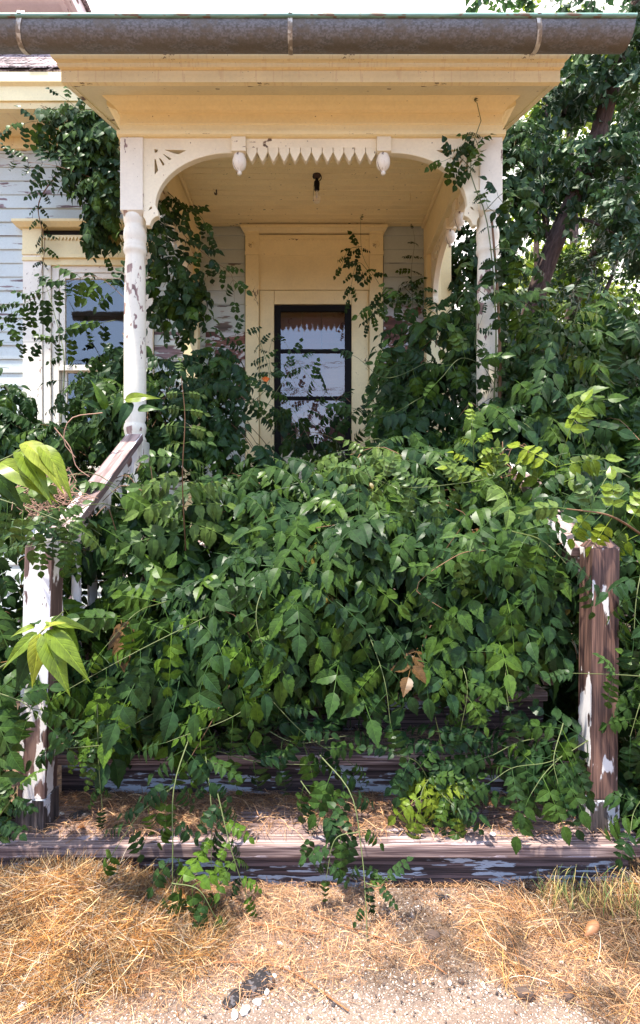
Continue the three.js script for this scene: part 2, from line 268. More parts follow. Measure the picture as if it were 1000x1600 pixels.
// ---------------------------------------------------------------- the house: wall, siding boards, window, door, eaves
const DW = 5.17;                                              // depth of the wall face
const house = thing('clapboard_house', 'pale blue clapboard house with cream trim behind the overgrown porch', 'house');
{
  const w = [];
  const X0 = -4.6, X1 = 1.25, H0 = -1.47, H1 = 3.36, a = DW + 0.022, b = DW + 0.16;
  const win = [-2.42, -1.62, 0.24, 2.18], door = [-0.36, 0.35, -0.352, 1.80];
  w.push(hb(X0, win[0], H0, H1, a, b, 0), hb(win[1], door[0], H0, H1, a, b, 0), hb(door[1], X1, H0, H1, a, b, 0));
  w.push(hb(win[0], win[1], H0, win[2], a, b, 0), hb(win[0], win[1], win[3], H1, a, b, 0), hb(door[0], door[1], H0, door[2], a, b, 0), hb(door[0], door[1], door[3], H1, a, b, 0));
  w.push(hb(X0, X0 + 0.14, H0, H1, b, 9, 0), hb(X1 - 0.14, X1, H0, H1, b, 9, 0), hb(X0, X1, H0, H1, 9, 9.14, 0), hb(X0, X1, H1 - 0.4, H1 - 0.2, b, 9, 0), hb(X0, X1, -0.5, -0.36, b, 9, 0));
  const wall = part(house, 'wall', join(w), M.dark);
  // clapboards, each a wedge with its lower edge proud
  const board = (x0, x1, h, mat) => {
    const t = 0.019 + rr(-0.003, 0.003), tilt = rr(-0.0025, 0.0025);
    part(wall, 'siding_board', alongX([[DW + 0.021, h - 0.004], [DW + 0.021 - t, h - 0.004], [DW + 0.021 - t, h + 0.010 + tilt], [DW + 0.015, h + 0.131 + tilt], [DW + 0.021, h + 0.131]], x0, x1), mat);
  };
  const E = 0.1275;
  for (let k = 0; k < 37; k++) {
    const h = 3.352 - (k + 1) * E - 0.005; if (h < -1.4) break;
    const top = h > 2.53;
    let mA = (h > 2.5 && h < 2.9) || rnd() < 0.2 ? M.sidingFlaky : M.siding;
    if (h > 2.52 || h < 0.1) { const cut = -2.68 + rr(-0.1, 0.6); board(X0, cut, h, mA); board(cut + 0.002, top ? -1.2 : -0.64, h, k % 3 ? M.siding : M.sidingFlaky); }
    else board(X0, -2.685, h, mA);
    const mB = h < 1.5 && h > 0.9 ? M.sidingBare : M.sidingPorch;
    if (h <= 2.52 && h >= 0.1) {
      if (mB === M.sidingBare) { const c = -0.98 + rr(-0.06, 0.06); board(-1.48, c, h, M.sidingFlaky); board(c + 0.002, -0.64, h, M.sidingBare); } else board(-1.48, -0.64, h, mB);
    }
    if (h <= 2.52) board(0.652, X1 - 0.001, h, h < 1.74 && h > 1.0 ? M.sidingBare : M.sidingPorch);
    else board(1.18, X1 - 0.001, h, M.siding);
  }
  part(house, 'corner_board', hb(X1 - 0.10, X1 + 0.024, H0, 3.36, DW - 0.02, DW + 0.06), M.cream);

  // left window
  const W0 = -2.685, W1 = -1.485, wd = DW - 0.03;
  const win_ = part(house, 'window', join([hb(-2.43, -2.365, 0.24, 2.165, DW + 0.0, DW + 0.06), hb(-1.675, -1.615, 0.24, 2.165, DW + 0.0, DW + 0.06), hb(-2.365, -1.675, 2.105, 2.165, DW + 0.0, DW + 0.06)]), M.white);
  part(win_, 'casing', hb(W0, -2.505, 0.12, 2.28, wd, DW + 0.012), M.white);
  part(win_, 'casing', hb(-2.502, -2.433, 0.14, 2.22, wd + 0.012, DW + 0.02), M.white);
  part(win_, 'casing', hb(-1.665 + 0.05, W1, 0.12, 2.28, wd, DW + 0.012), M.white);
  part(win_, 'head_board', hb(W0 + 0.18, W1 - 0.13, 2.165, 2.44, wd + 0.008, DW + 0.012), M.cream);
  part(win_, 'head_moulding', join([hb(W0 + 0.17, W1 - 0.12, 2.225, 2.255, wd - 0.014, DW), hb(W0 - 0.005, -2.50, 2.255, 2.30, wd - 0.012, DW), hb(W0 - 0.003, -2.50, 2.2, 2.235, wd - 0.010, DW)]), M.cream);
  part(win_, 'corner_block', hb(W0 - 0.002, -2.51, 2.30, 2.50, wd - 0.006, DW + 0.012), M.cream);
  part(win_, 'corner_block', hb(-1.62, W1 + 0.002, 2.30, 2.50, wd - 0.006, DW + 0.012), M.cream);
  part(win_, 'cornice_cap', alongX([[DW + 0.01, 2.50], [wd - 0.03, 2.50], [wd - 0.05, 2.515], [wd - 0.075, 2.532], [wd - 0.075, 2.555], [DW + 0.01, 2.57]], W0 - 0.03, W1 + 0.03, 0.5, wd), M.cream);
  part(win_, 'sawtooth_trim', sawtooth(W0 + 0.18, W1 - 0.14, 2.42, 0.032, wd - 0.006, 27), M.cream);
  part(win_, 'sill', hb(W0 - 0.03, W1 + 0.03, 0.08, 0.14, wd - 0.06, DW + 0.03), M.white);
  const sash = (h0, h1, d, nm) => { const s = part(win_, nm, join([hb(-2.362, -2.31, h0, h1, d, d + 0.035), hb(-1.73, -1.678, h0, h1, d, d + 0.035), hb(-2.31, -1.73, h1 - 0.05, h1, d, d + 0.035), hb(-2.31, -1.73, h0, h0 + 0.05, d, d + 0.035)]), M.white); part(s, 'pane', new THREE.PlaneGeometry(0.6, h1 - h0 - 0.08).translate(-2.02, EYE + (h0 + h1) / 2, -d - 0.016), M.glass); return s; };
  sash(1.20, 2.10, DW + 0.006, 'upper_sash'); sash(0.26, 1.235, DW + 0.046, 'lower_sash');
  part(win_, 'meeting_rail', hb(-2.362, -1.678, 1.195, 1.24, DW - 0.004, DW + 0.04), M.white);

  // door surround
  const c0 = -0.628, c1 = 0.640, dd = DW - 0.04;
  const sur = part(house, 'door_surround', join([hb(-0.505, 0.515, 1.935, 2.44, dd + 0.014, DW + 0.018)]), M.cream);
  part(sur, 'pilaster', hb(c0, -0.505, -0.35, 2.25, dd - 0.004, DW + 0.02), M.cream); part(sur, 'pilaster', hb(0.515, c1, -0.35, 2.25, dd - 0.004, DW + 0.02), M.cream);
  for (const x of [c0, 0.515]) {
    const xe = x === c0 ? -0.505 : c1;
    part(sur, 'pilaster_block', join([hb(x - 0.004, xe + 0.004, 2.25, 2.285, dd - 0.012, DW + 0.02), hb(x - 0.002, xe + 0.002, 2.285, 2.44, dd - 0.008, DW + 0.02), hb(x - 0.004, xe + 0.004, 2.44, 2.475, dd - 0.014, DW + 0.02)]), M.cream);
    const g = lathe([[0.0, 0.011], [0.007, 0.011], [0.009, 0.003], [0.013, 0.003], [0.017, 0.010], [0.022, 0.010], [0.024, 0.003], [0.031, 0.003], [0.034, 0.0]], 24); g.rotateX(Math.PI / 2); g.translate((x + xe) / 2, EYE + 2.345, -(dd - 0.008));
    part(sur, 'rosette', g, M.cream);
  }
  part(sur, 'frieze_board', hb(-0.503, 0.513, 2.245, 2.44, dd + 0.004, DW + 0.02), M.cream);
  part(sur, 'sawtooth_trim', sawtooth(-0.495, 0.505, 2.40, 0.022, dd - 0.004, 28), M.cream);
  part(sur, 'cornice_cap', alongX([[DW + 0.01, 2.452], [dd + 0.004, 2.452], [dd - 0.012, 2.462], [dd - 0.04, 2.482], [dd - 0.05, 2.482], [dd - 0.05, 2.508], [DW + 0.01, 2.512]], c0 - 0.012, c1 + 0.012, 0.5, dd + 0.004), M.cream);
  part(sur, 'filler_board', hb(-0.500, -0.366, -0.35, 1.93, dd + 0.018, DW + 0.02), M.cream);
  part(sur, 'filler_board', hb(0.352, 0.510, -0.35, 1.93, dd + 0.018, DW + 0.02), M.cream);
  part(sur, 'head_filler', hb(-0.363, 0.349, 1.803, 1.93, dd + 0.016, DW + 0.02), M.cream);
  // screen door
  const s0 = -0.357, s1 = 0.345, sd = DW - 0.02;
  const bars = [1.792, 1.372, 0.935, 0.50];
  const sc = part(house, 'screen_door', join([hb(s0, s0 + 0.052, -0.34, 1.795, sd, sd + 0.035), hb(s1 - 0.056, s1, -0.34, 1.795, sd, sd + 0.035), hb(s0 + 0.052, s1 - 0.056, 1.738, 1.795, sd, sd + 0.035), hb(s0 + 0.052, s1 - 0.056, -0.34, -0.25, sd, sd + 0.035)]), M.black);
  for (let k = 1; k < 4; k++) part(sc, 'rail', hb(s0 + 0.05, s1 - 0.054, bars[k] - 0.016 - (k === 3 ? 0.03 : 0), bars[k] + 0.016, sd - 0.004, sd + 0.03), M.black);
  for (let k = 0; k < 3; k++) { const hT = k ? bars[k] - 0.014 : 1.74, hB = bars[k + 1] + 0.014; part(sc, 'pane', new THREE.PlaneGeometry(0.6, hT - hB).translate((s0 + s1) / 2, EYE + (hT + hB) / 2, -sd - 0.018), M.glass); }
  part(sc, 'kick_panel', hb(s0 + 0.05, s1 - 0.054, 0.30, 0.456, sd + 0.010, sd + 0.028), M.white); part(sc, 'kick_panel', hb(s0 + 0.05, s1 - 0.054, -0.252, 0.295, sd + 0.010, sd + 0.028), M.white);
  part(house, 'inner_door', join([hb(s0 + 0.03, -0.11, -0.3, 1.78, DW + 0.10, DW + 0.125), hb(-0.106, 0.075, -0.3, 1.78, DW + 0.10, DW + 0.125), hb(0.079, s1 - 0.02, -0.3, 1.78, DW + 0.10, DW + 0.125)]), M.brownDoor);

  // eaves of the main roof, left and right of the porch roof
  const ev = part(house, 'roof', alongX([[4.70, 3.625], [8.0, 6.9], [11.4, 3.62], [11.4, 3.56], [8.0, 6.8], [4.72, 3.603]], -4.9, 1.5), M.shingle);
  for (let r = 0; r < 11; r++) {                              // shingle courses, each shingle a piece
    const e0 = r * 0.105, row = [];
    for (let x = -3.2 + (r % 2) * 0.08; x < -1.3; x += 0.16) {
      const j = rr(-0.008, 0.008), d = 4.685 + e0 + j, h = 3.628 + e0 + j + 0.006, w = 0.15 + rr(-0.012, 0.006), t = rr(0.008, 0.016);
      part(ev, 'shingle', alongX([[d, h], [d, h + t], [d + 0.13, h + 0.135], [d + 0.13, h + 0.127]], x, x + w), M.shingle);
    }
  }
  part(house, 'eave_fascia', alongX([[4.72, 3.38], [4.72, 3.50], [4.69, 3.52], [4.69, 3.60], [4.80, 3.60], [4.80, 3.38]], -4.9, 1.5), M.cream);
  part(house, 'eave_moulding', alongX([[4.75, 3.33], [4.74, 3.36], [4.735, 3.40], [4.80, 3.40], [4.80, 3.33]], -4.9, 1.5), M.cream);
  part(house, 'eave_soffit', hb(-4.9, 1.5, 3.345, 3.375, 4.78, DW + 0.02), M.creamStain);
  part(house, 'eave_frieze', hb(-4.58, -1.2, 3.24, 3.343, DW - 0.03, DW + 0.02), M.creamStain);
  // upper storey bay at the left with its boxed eave
  const bay = part(house, 'upper_bay', hb(-5.2, -2.62, 4.2, 5.4, 5.45, 7.6, 0.004), M.pinkTrim);
  part(bay, 'eave_soffit', hb(-5.3, -2.25, 4.56, 4.60, 5.02, 7.8), M.pinkTrim);
  part(bay, 'eave_moulding', join([hb(-2.25, -2.20, 4.545, 4.72, 4.99, 7.8), hb(-5.3, -2.25, 4.545, 4.72, 4.97, 5.02), hb(-2.33, -2.28, 4.535, 4.56, 5.1, 7.8), hb(-5.3, -2.28, 4.535, 4.56, 5.06, 5.10)]), M.pinkTrim);
  part(bay, 'bed_moulding', join([hb(-2.62, -2.55, 4.42, 4.56, 5.40, 7.6), hb(-5.2, -2.55, 4.42, 4.56, 5.36, 5.45)]), M.pinkTrim);
  part(bay, 'roof_edge', join([hb(-2.235, -2.16, 4.72, 4.75, 4.93, 7.8), hb(-5.3, -2.235, 4.72, 4.75, 4.93, 5.5)]), M.shingle);
}
function sawtooth(x0, x1, h, t, d, n) {
  const pos = [], w = (x1 - x0) / n;
  for (let i = 0; i < n; i++) {
    const a = x0 + i * w, b = a + w, m = (a + b) / 2, y = EYE + h, z0 = -d, z1 = -d - 0.012;
    pos.push(a, y, z0, m, y - t, z0, b, y, z0, a, y, z1, m, y - t, z1, m, y - t, z0, a, y, z1, m, y - t, z0, a, y, z0, b, y, z0, m, y - t, z0, m, y - t, z1, b, y, z0, m, y - t, z1, b, y, z1);
  }
  const g = new THREE.BufferGeometry(); g.setAttribute('position', new THREE.Float32BufferAttribute(pos, 3)); g.computeVertexNormals();
  return join([boxUV(g, 0), hb(x0, x1, h, h + 0.016, d, d + 0.012, 0)]);
}

// ---------------------------------------------------------------- the porch
const porch = thing('front_porch', 'cream wooden porch with turned posts, arched brackets and toothed valance', 'porch');
{
  const xL = -1.19, xR = 1.162, bw = 0.142;                   // outer faces and the thickness of posts and beams
  // posts: square head, turned shaft, square foot
  const post = (cx, nm) => {
    const z = -(3.42 + bw / 2), head = hb(cx - bw / 2, cx + bw / 2, 1.775, 2.226, 3.42, 3.42 + bw, 0.006, 1);
    const foot = hb(cx - bw / 2, cx + bw / 2, -0.352, 0.36, 3.42, 3.42 + bw, 0.006, 1);
    const prof = [[0.0, 0.35], [0.070, 0.352], [0.068, 0.375], [0.058, 0.395], [0.066, 0.42], [0.070, 0.445], [0.064, 0.47], [0.058, 0.48], [0.0655, 0.50], [0.0675, 0.60], [0.0675, 0.95], [0.066, 1.2], [0.0625, 1.45], [0.0585, 1.49], [0.0592, 1.50], [0.0585, 1.51], [0.0585, 1.525], [0.066, 1.537], [0.0705, 1.549], [0.0705, 1.562], [0.066, 1.568], [0.068, 1.576], [0.068, 1.590], [0.063, 1.597], [0.0665, 1.612], [0.0705, 1.635], [0.0705, 1.655], [0.067, 1.685], [0.060, 1.702], [0.063, 1.712], [0.069, 1.735], [0.0705, 1.765], [0.058, 1.782]];
    const g = lathe(prof, 32); g.translate(cx, EYE, z);
    const cham = new THREE.CylinderGeometry(bw / 2 * 1.405, 0.066, 0.035, 4, 1, true); cham.rotateY(Math.PI / 4); cham.translate(cx, EYE + 1.7585, z);
    part(porch, 'post', join([head, foot, g, boxUV(cham, 1)]), M.post, nm);
  };
  post(xL + bw / 2, 'left turned post with flaking white paint'); post(xR - bw / 2, 'right turned post with a vine climbing it');
  // beams and frieze
  part(porch, 'beam', hb(xL, xR, 2.262, 2.438, 3.42, 3.42 + bw, 0.003), M.cream);
  part(porch, 'beam', hb(xL, xL + bw, 2.23, 2.54, 3.42 + bw, DW, 0.003), M.cream); part(porch, 'beam', hb(xR - bw, xR, 2.23, 2.54, 3.42 + bw, DW, 0.003), M.cream);
  part(porch, 'side_panel', alongD([[xL + 0.03, 2.54], [xL + 0.06, 2.54], [xL + 0.06, 2.62], [xL + 0.03, 2.62]], 3.7, DW), M.cream);
  part(porch, 'ledge', alongX([[3.56, 2.226], [3.415, 2.226], [3.403, 2.232], [3.400, 2.245], [3.403, 2.258], [3.415, 2.263], [3.56, 2.263]], xL - 0.014, xR + 0.014), M.cream);
  part(porch, 'crown_moulding', alongX([[3.425, 2.368], [3.413, 2.37], [3.409, 2.385], [3.392, 2.398], [3.366, 2.407], [3.343, 2.42], [3.337, 2.432], [3.337, 2.438], [3.425, 2.445]], xL, xR, 1, 3.42), M.cream);
  // crown returns along the sides
  for (const s of [-1, 1]) { const x = s < 0 ? xL : xR, q = [[0, 2.368], [0.012, 2.37], [0.016, 2.385], [0.032, 2.398], [0.056, 2.407], [0.078, 2.42], [0.084, 2.432], [0.084, 2.45], [0, 2.45]]; part(porch, 'crown_moulding', alongD(q.map(([o, h]) => [x + s * o, h]), 3.425, DW - 0.03), M.cream); }
  part(porch, 'crown_bead', alongX([[3.42, 2.300], [3.416, 2.302], [3.414, 2.308], [3.42, 2.312]], xL + 0.002, xR - 0.002), M.cream);
  // ceiling boards
  const nC = 21, cw = (DW - 3.562) / nC, ceil = part(porch, 'ceiling', hb(xL + bw, xR - bw, 2.545, 2.56, 3.55, DW + 0.01, 0), M.dark);
  for (let k = 0; k < nC; k++) { const d = 3.562 + k * cw, j = rr(0, 0.0015); part(ceil, 'ceiling_board', alongX([[d + 0.0015, 2.532 + j], [d + 0.005, 2.528 + j], [d + cw - 0.006, 2.528 + j], [d + cw - 0.0015, 2.531 + j], [d + cw - 0.0015, 2.545], [d + 0.0015, 2.545]], xL + bw, xR - bw), M.ceil); }
  for (const x of [xL + bw, xR - bw - 0.028]) part(porch, 'ceiling_moulding', hb(x, x + 0.028, 2.495, 2.528, 3.562, DW - 0.03, 0.008), M.cream);
  part(porch, 'ceiling_hook', tube([P(338, 322, 4.55), P(338, 327, 4.55), P(335, 327, 4.5), P(337, 335, 4.5), P(339, 331, 4.5)].map((v, i) => { v.y = EYE + [2.53, 2.49, 2.478, 2.455, 2.47][i]; return v; }), 0.006, 0.004, 10), M.debris);
  part(porch, 'ceiling_hook', tube([P(640, 331, 4.6), P(641, 335, 4.6), P(640, 339, 4.6)].map((v, i) => { v.y = EYE + [2.53, 2.49, 2.46][i]; return v; }), 0.006, 0.003, 6), M.cream);
  // brackets: fretted quarter arches
  const bracketShape = (len) => {
    const k = len / 0.548, s = new THREE.Shape(); s.moveTo(0, 0); s.lineTo(len, 0); s.lineTo(len, -0.088);
    for (let i = 0; i <= 18; i++) { const a = i / 18 * Math.PI / 2; s.lineTo((0.071 + (0.477 - 0.477 * Math.sin(a))) * k, -0.088 - 0.328 + 0.328 * Math.cos(a)); }
    s.lineTo(0.076 * k, -0.425); s.quadraticCurveTo(0.092 * k, -0.45, 0.088 * k, -0.478); s.quadraticCurveTo(0.05 * k, -0.485, 0.036 * k, -0.535); s.lineTo(0.016 * k, -0.535); s.quadraticCurveTo(0.02 * k, -0.50, 0, -0.485); s.closePath();
    const hole = (pts) => { const h = new THREE.Path(); pts.forEach(([x, y], i) => { const X = (180 + x / 5 - 222) / 252 * k, Y = -(200 + y / 5 - 215) / 252; i ? h.lineTo(X, Y) : h.moveTo(X, Y); }); h.closePath(); s.holes.push(h); };
    hole([[372, 165], [548, 169], [484, 202], [440, 190]]); hole([[360, 200], [372, 202], [430, 236], [414, 246]]); hole([[330, 232], [344, 234], [376, 278], [362, 292]]); hole([[295, 240], [306, 240], [324, 326], [297, 360]]); hole([[295, 160], [326, 165], [316, 186], [297, 188]]); hole([[246, 640], [262, 612], [278, 606], [276, 622]]);
    return s;
  };
  const bracketGeo = (len) => { const g = new THREE.ExtrudeGeometry(bracketShape(len), { depth: 0.042, bevelEnabled: true, bevelSize: 0.003, bevelThickness: 0.003, bevelSegments: 1, curveSegments: 10 }); g.translate(0, 0, -0.021); return boxUV(g, 1); };
  const finial = (s = 1) => lathe([[0, -0.082], [0.010, -0.081], [0.0145, -0.072], [0.013, -0.062], [0.011, -0.058], [0.020, -0.052], [0.036, -0.034], [0.043, -0.012], [0.043, 0.008], [0.038, 0.026], [0.034, 0.032], [0.036, 0.037], [0.034, 0.044], [0, 0.046]].map(([r, y]) => [r * s, y * s]), 20);
  const bF = bracketGeo(0.542);
  const front = 3.42 + bw / 2 - 0.035;
  const addB = (x, d, turn, flip, geo) => { const m = part(porch, 'bracket', geo, M.trim); m.position.set(x, EYE + 2.226, -d); m.rotation.y = turn; if (flip) m.scale.x = -1; return m; };
  addB(xL + bw, front, 0, false, bF); addB(xR - bw, front, 0, true, bF);
  const val = (x0, x1, d, n, turn) => {                       // toothed valance between two drop blocks
    const top = part(porch, 'valance', hb(x0, x1, 2.168, 2.226, d - 0.022, d + 0.022, 0.002), M.trim), w = (x1 - x0) / n;
    for (let i = 0; i < n; i++) {
      const s = new THREE.Shape(), c = w / 2; s.moveTo(0.004, 0); s.lineTo(w - 0.004, 0); s.lineTo(w - 0.003, -0.028); s.lineTo(c + 0.002, -0.082); s.lineTo(c - 0.002, -0.082); s.lineTo(0.003, -0.028); s.closePath();
      const g = new THREE.ExtrudeGeometry(s, { depth: 0.040, bevelEnabled: true, bevelSize: 0.0015, bevelThickness: 0.0015, bevelSegments: 1 }); g.translate(x0 + i * w, EYE + 2.170, -d - 0.020); part(top, 'tooth', boxUV(g, 1), M.trim);
    }
    return top;
  };
  const b0 = xL + bw + 0.544, b1 = xR - bw - 0.544, dbw = 0.088;
  val(b0 + dbw, b1 - dbw, front, 12);
  for (const x of [b0, b1 - dbw]) {
    part(porch, 'drop_block', hb(x, x + dbw, 2.135, 2.224, front - 0.045, front + 0.045, 0.003), M.trim);
    const f = finial(); f.translate(x + dbw / 2, EYE + 2.092, -front); part(porch, 'drop_finial', f, M.white);
  }
  // side arcades
  const side = (x) => {
    const z0 = 3.42 + bw, z1 = DW - 0.11, dbs = 0.088, m = 0.18, len = (z1 - z0 - m - 2 * dbs) / 2 - 0.01, g = bracketGeo(len);
    const a = part(porch, 'bracket', g, M.trim); a.rotation.y = Math.PI / 2; a.position.set(x, EYE + 2.23, -z0);
    const b = part(porch, 'bracket', g, M.trim); b.rotation.y = -Math.PI / 2; b.position.set(x, EYE + 2.23, -z1);
    const dA = z0 + len + 0.005, dB = z1 - len - 0.005 - dbs;
    for (const d of [dA, dB]) { part(porch, 'drop_block', hb(x - 0.044, x + 0.044, 2.14, 2.228, d, d + dbs), M.trim); const f = finial(); f.translate(x, EYE + 2.097, -(d + dbs / 2)); part(porch, 'drop_finial', f, M.white); }
    part(porch, 'valance', hb(x - 0.02, x + 0.02, 2.15, 2.23, dA + dbs, dB, 0.002), M.trim);
    part(porch, 'half_post', hb(x - 0.066, x + 0.066, -0.35, 2.23, DW - 0.11, DW + 0.0, 0.005, 1), M.cream);
    const br = lathe([[0.0, -0.09], [0.012, -0.085], [0.022, -0.06], [0.018, -0.04], [0.03, -0.02], [0.034, 0.02], [0.03, 0.05], [0, 0.055]], 14); br.translate(x, EYE + 1.55, -(DW - 0.125)); part(porch, 'post_boss', br, M.cream);
  };
  side(xL + bw / 2); side(xR - bw / 2);
  // soffit and roof, both with the slope of the roof
  const sl = 0.344, sh = (d) => 2.352 + (d - 3.13) * sl, e0 = -1.405, e1 = 1.372;
  part(porch, 'soffit', alongX([[3.14, sh(3.14)], [DW - 0.4, sh(DW - 0.4)], [DW - 0.4, sh(DW - 0.4) + 0.02], [3.14, sh(3.14) + 0.02]], e0 + 0.02, e1 - 0.02), M.soffit);
  for (const [x0, x1] of [[e0 - 0.012, e0 + 0.02], [e1 - 0.02, e1 + 0.012]]) part(porch, 'rake_board', alongX([[3.155, sh(3.155) - 0.007], [DW - 0.4, sh(DW - 0.4) - 0.007], [DW - 0.4, sh(DW - 0.4) + 0.13], [3.155, sh(3.155) + 0.13]], x0, x1), M.soffit);
  part(porch, 'fascia', alongX([[3.16, 2.345], [3.13, 2.345], [3.13, 2.415], [3.16, 2.415]], e0 - 0.014, e1 + 0.014), M.creamStain);
  part(porch, 'fascia_moulding', alongX([[3.16, 2.412], [3.126, 2.414], [3.118, 2.420], [3.112, 2.432], [3.114, 2.438], [3.108, 2.444], [3.098, 2.450], [3.088, 2.462], [3.080, 2.478], [3.066, 2.494], [3.064, 2.53], [3.16, 2.53]], e0 - 0.014, e1 + 0.014, 1, 3.13), M.creamStain);
  part(porch, 'roof', alongX([[3.165, sh(3.165) + 0.022], [DW - 0.4, sh(DW - 0.4) + 0.022], [DW + 0.02, sh(DW) + 0.14], [3.10, sh(3.10) + 0.19]], e0 + 0.01, e1 - 0.01), M.shingle);
  // floor
  const fl = part(porch, 'floor', hb(xL - 0.05, xR + 0.05, -0.42, -0.374, 3.42, DW, 0), M.rail);
  for (let k = 0; k < 16; k++) { const w = (xR - xL + 0.1) / 16, x = xL - 0.05 + k * w; part(fl, 'floor_board', hb(x + 0.0015, x + w - 0.0015, -0.374, -0.352 + rr(-0.001, 0.001), 3.385, DW, 0.002), M.rail); }
  part(porch, 'skirt', hb(xL - 0.04, xR + 0.04, -1.45, -0.42, 3.44, 3.47, 0), M.riser);
}
// ---------------------------------------------------------------- gutter
{
  const gut = thing('roof_gutter', 'long galvanised half-round gutter along the porch roof edge', 'gutter');
  const dc = 2.95, hc = 2.475, r = 0.092, prof = [];
  for (let i = 0; i <= 22; i++) { const a = i / 22 * Math.PI; prof.push([dc - r * Math.cos(a), hc - r * Math.sin(a)]); }
  for (let i = 22; i >= 0; i--) { const a = i / 22 * Math.PI; prof.push([dc - (r - 0.0025) * Math.cos(a), hc - (r - 0.0025) * Math.sin(a)]); }
  const g = mergeVertices(alongX(prof, -3.2, 1.652), 1e-5);
  const g2 = alongX(prof, -3.2, 1.652);
  // smooth round the pipe
  const p = g2.attributes.position, nn = g2.attributes.normal; for (let i = 0; i < p.count; i++) { if (Math.abs(nn.getX(i)) > 0.9) continue; const y = p.getY(i) - EYE - hc, z = p.getZ(i) + dc, l = Math.hypot(y, z) || 1, s = Math.sign(nn.getY(i) * y + nn.getZ(i) * z) || 1; nn.setXYZ(i, 0, s * y / l, s * z / l); }
  part(gut, 'trough', g2, M.gutter);
  const cap = []; for (let i = 0; i <= 20; i++) { const a = i / 20 * Math.PI; cap.push([dc - (r - 0.001) * Math.cos(a), hc - (r - 0.001) * Math.sin(a)]); }
  part(gut, 'end_cap', alongX(cap, 1.648, 1.656), M.gutter);
  const rim = new THREE.CylinderGeometry(0.011, 0.011, 4.87, 14); rim.rotateZ(Math.PI / 2); rim.translate(-0.78, EYE + hc + 0.004, -(dc - r - 0.004)); part(gut, 'rim', boxUV(rim, 0), M.rim);
  for (const px of [38, 454, 836]) {
    const x = (px - CX) / 300, lean = (px - CX) / 300 * 0.022, q = [];
    const ring = []; for (let i = 0; i <= 16; i++) { const a = -0.35 + i / 16 * 2.5; ring.push([dc - (r + 0.003) * Math.cos(a), hc - (r + 0.003) * Math.sin(a), a]); }
    const pos = [], w = 0.012, R2 = r + 0.006;
    for (let i = 0; i < 16; i++) { const A = ring[i], B = ring[i + 1]; const V = (q, s, o) => [x + s * w + lean * Math.sin(q[2]), EYE + hc - (r + 0.0015 + o) * Math.sin(q[2]), -(dc - (r + 0.0015 + o) * Math.cos(q[2]))]; const a = V(A, -1, 0.003), b = V(A, 1, 0.003), c = V(B, 1, 0.003), d = V(B, -1, 0.003), a2 = V(A, -1, 0), b2 = V(A, 1, 0), c2 = V(B, 1, 0), d2 = V(B, -1, 0); pos.push(...a, ...d, ...c, ...a, ...c, ...b, ...a, ...a2, ...d2, ...a, ...d2, ...d, ...b, ...c, ...c2, ...b, ...c2, ...b2); }
    const sg = new THREE.BufferGeometry(); sg.setAttribute('position', new THREE.Float32BufferAttribute(pos, 3)); sg.computeVertexNormals();
    part(gut, 'strap', join([boxUV(sg, 1), hb(x - 0.0095, x + 0.0095, hc + 0.005, hc + 0.021, dc - r - 0.018, dc - r + 0.012, 0.002)]), M.strap);
  }
}
// ---------------------------------------------------------------- bare bulb on the porch ceiling
{
  const t = thing('ceiling_lamp', 'bare light bulb in a dark socket hanging from the porch ceiling', 'lamp');
  const d = 4.34, v = P(495, 285, d), x = v.x, y = EYE + 2.528;
  t.position.set(x, y, -d);
  part(t, 'canopy', lathe([[0, 0], [0.032, 0], [0.030, -0.012], [0.022, -0.022], [0.010, -0.028], [0, -0.03]], 18), M.debris);
  part(t, 'socket', lathe([[0, -0.026], [0.012, -0.03], [0.014, -0.045], [0.022, -0.055], [0.023, -0.075], [0.020, -0.105], [0.021, -0.115], [0.018, -0.122], [0, -0.123]], 18), M.black);
  part(t, 'bulb', lathe([[0.013, -0.118], [0.014, -0.135], [0.018, -0.15], [0.027, -0.17], [0.030, -0.19], [0.027, -0.208], [0.016, -0.222], [0, -0.227]], 22), M.bulb);
  part(t, 'filament_stem', lathe([[0.004, -0.125], [0.007, -0.15], [0.010, -0.168], [0.004, -0.18], [0, -0.18]], 10), M.pebble);
  part(t, 'pull_chain', join([tube([new THREE.Vector3(-0.022, -0.08, 0.004), new THREE.Vector3(-0.026, -0.11, 0.004), new THREE.Vector3(-0.025, -0.20, 0.004)], 0.0012, 0.0012, 6, 4), new THREE.SphereGeometry(0.005, 8, 6).translate(-0.025, -0.203, 0.004)]), M.debris);
  part(t, 'wire', join([tube([new THREE.Vector3(0.02, -0.004, 0.01), new THREE.Vector3(0.034, -0.02, 0.015), new THREE.Vector3(0.03, -0.045, 0.012), new THREE.Vector3(0.018, -0.05, 0.01)], 0.004, 0.004, 10, 5), tube([new THREE.Vector3(-0.02, -0.004, 0.01), new THREE.Vector3(-0.03, -0.025, 0.016), new THREE.Vector3(-0.02, -0.04, 0.012)], 0.004, 0.004, 8, 5)]), M.black);
}
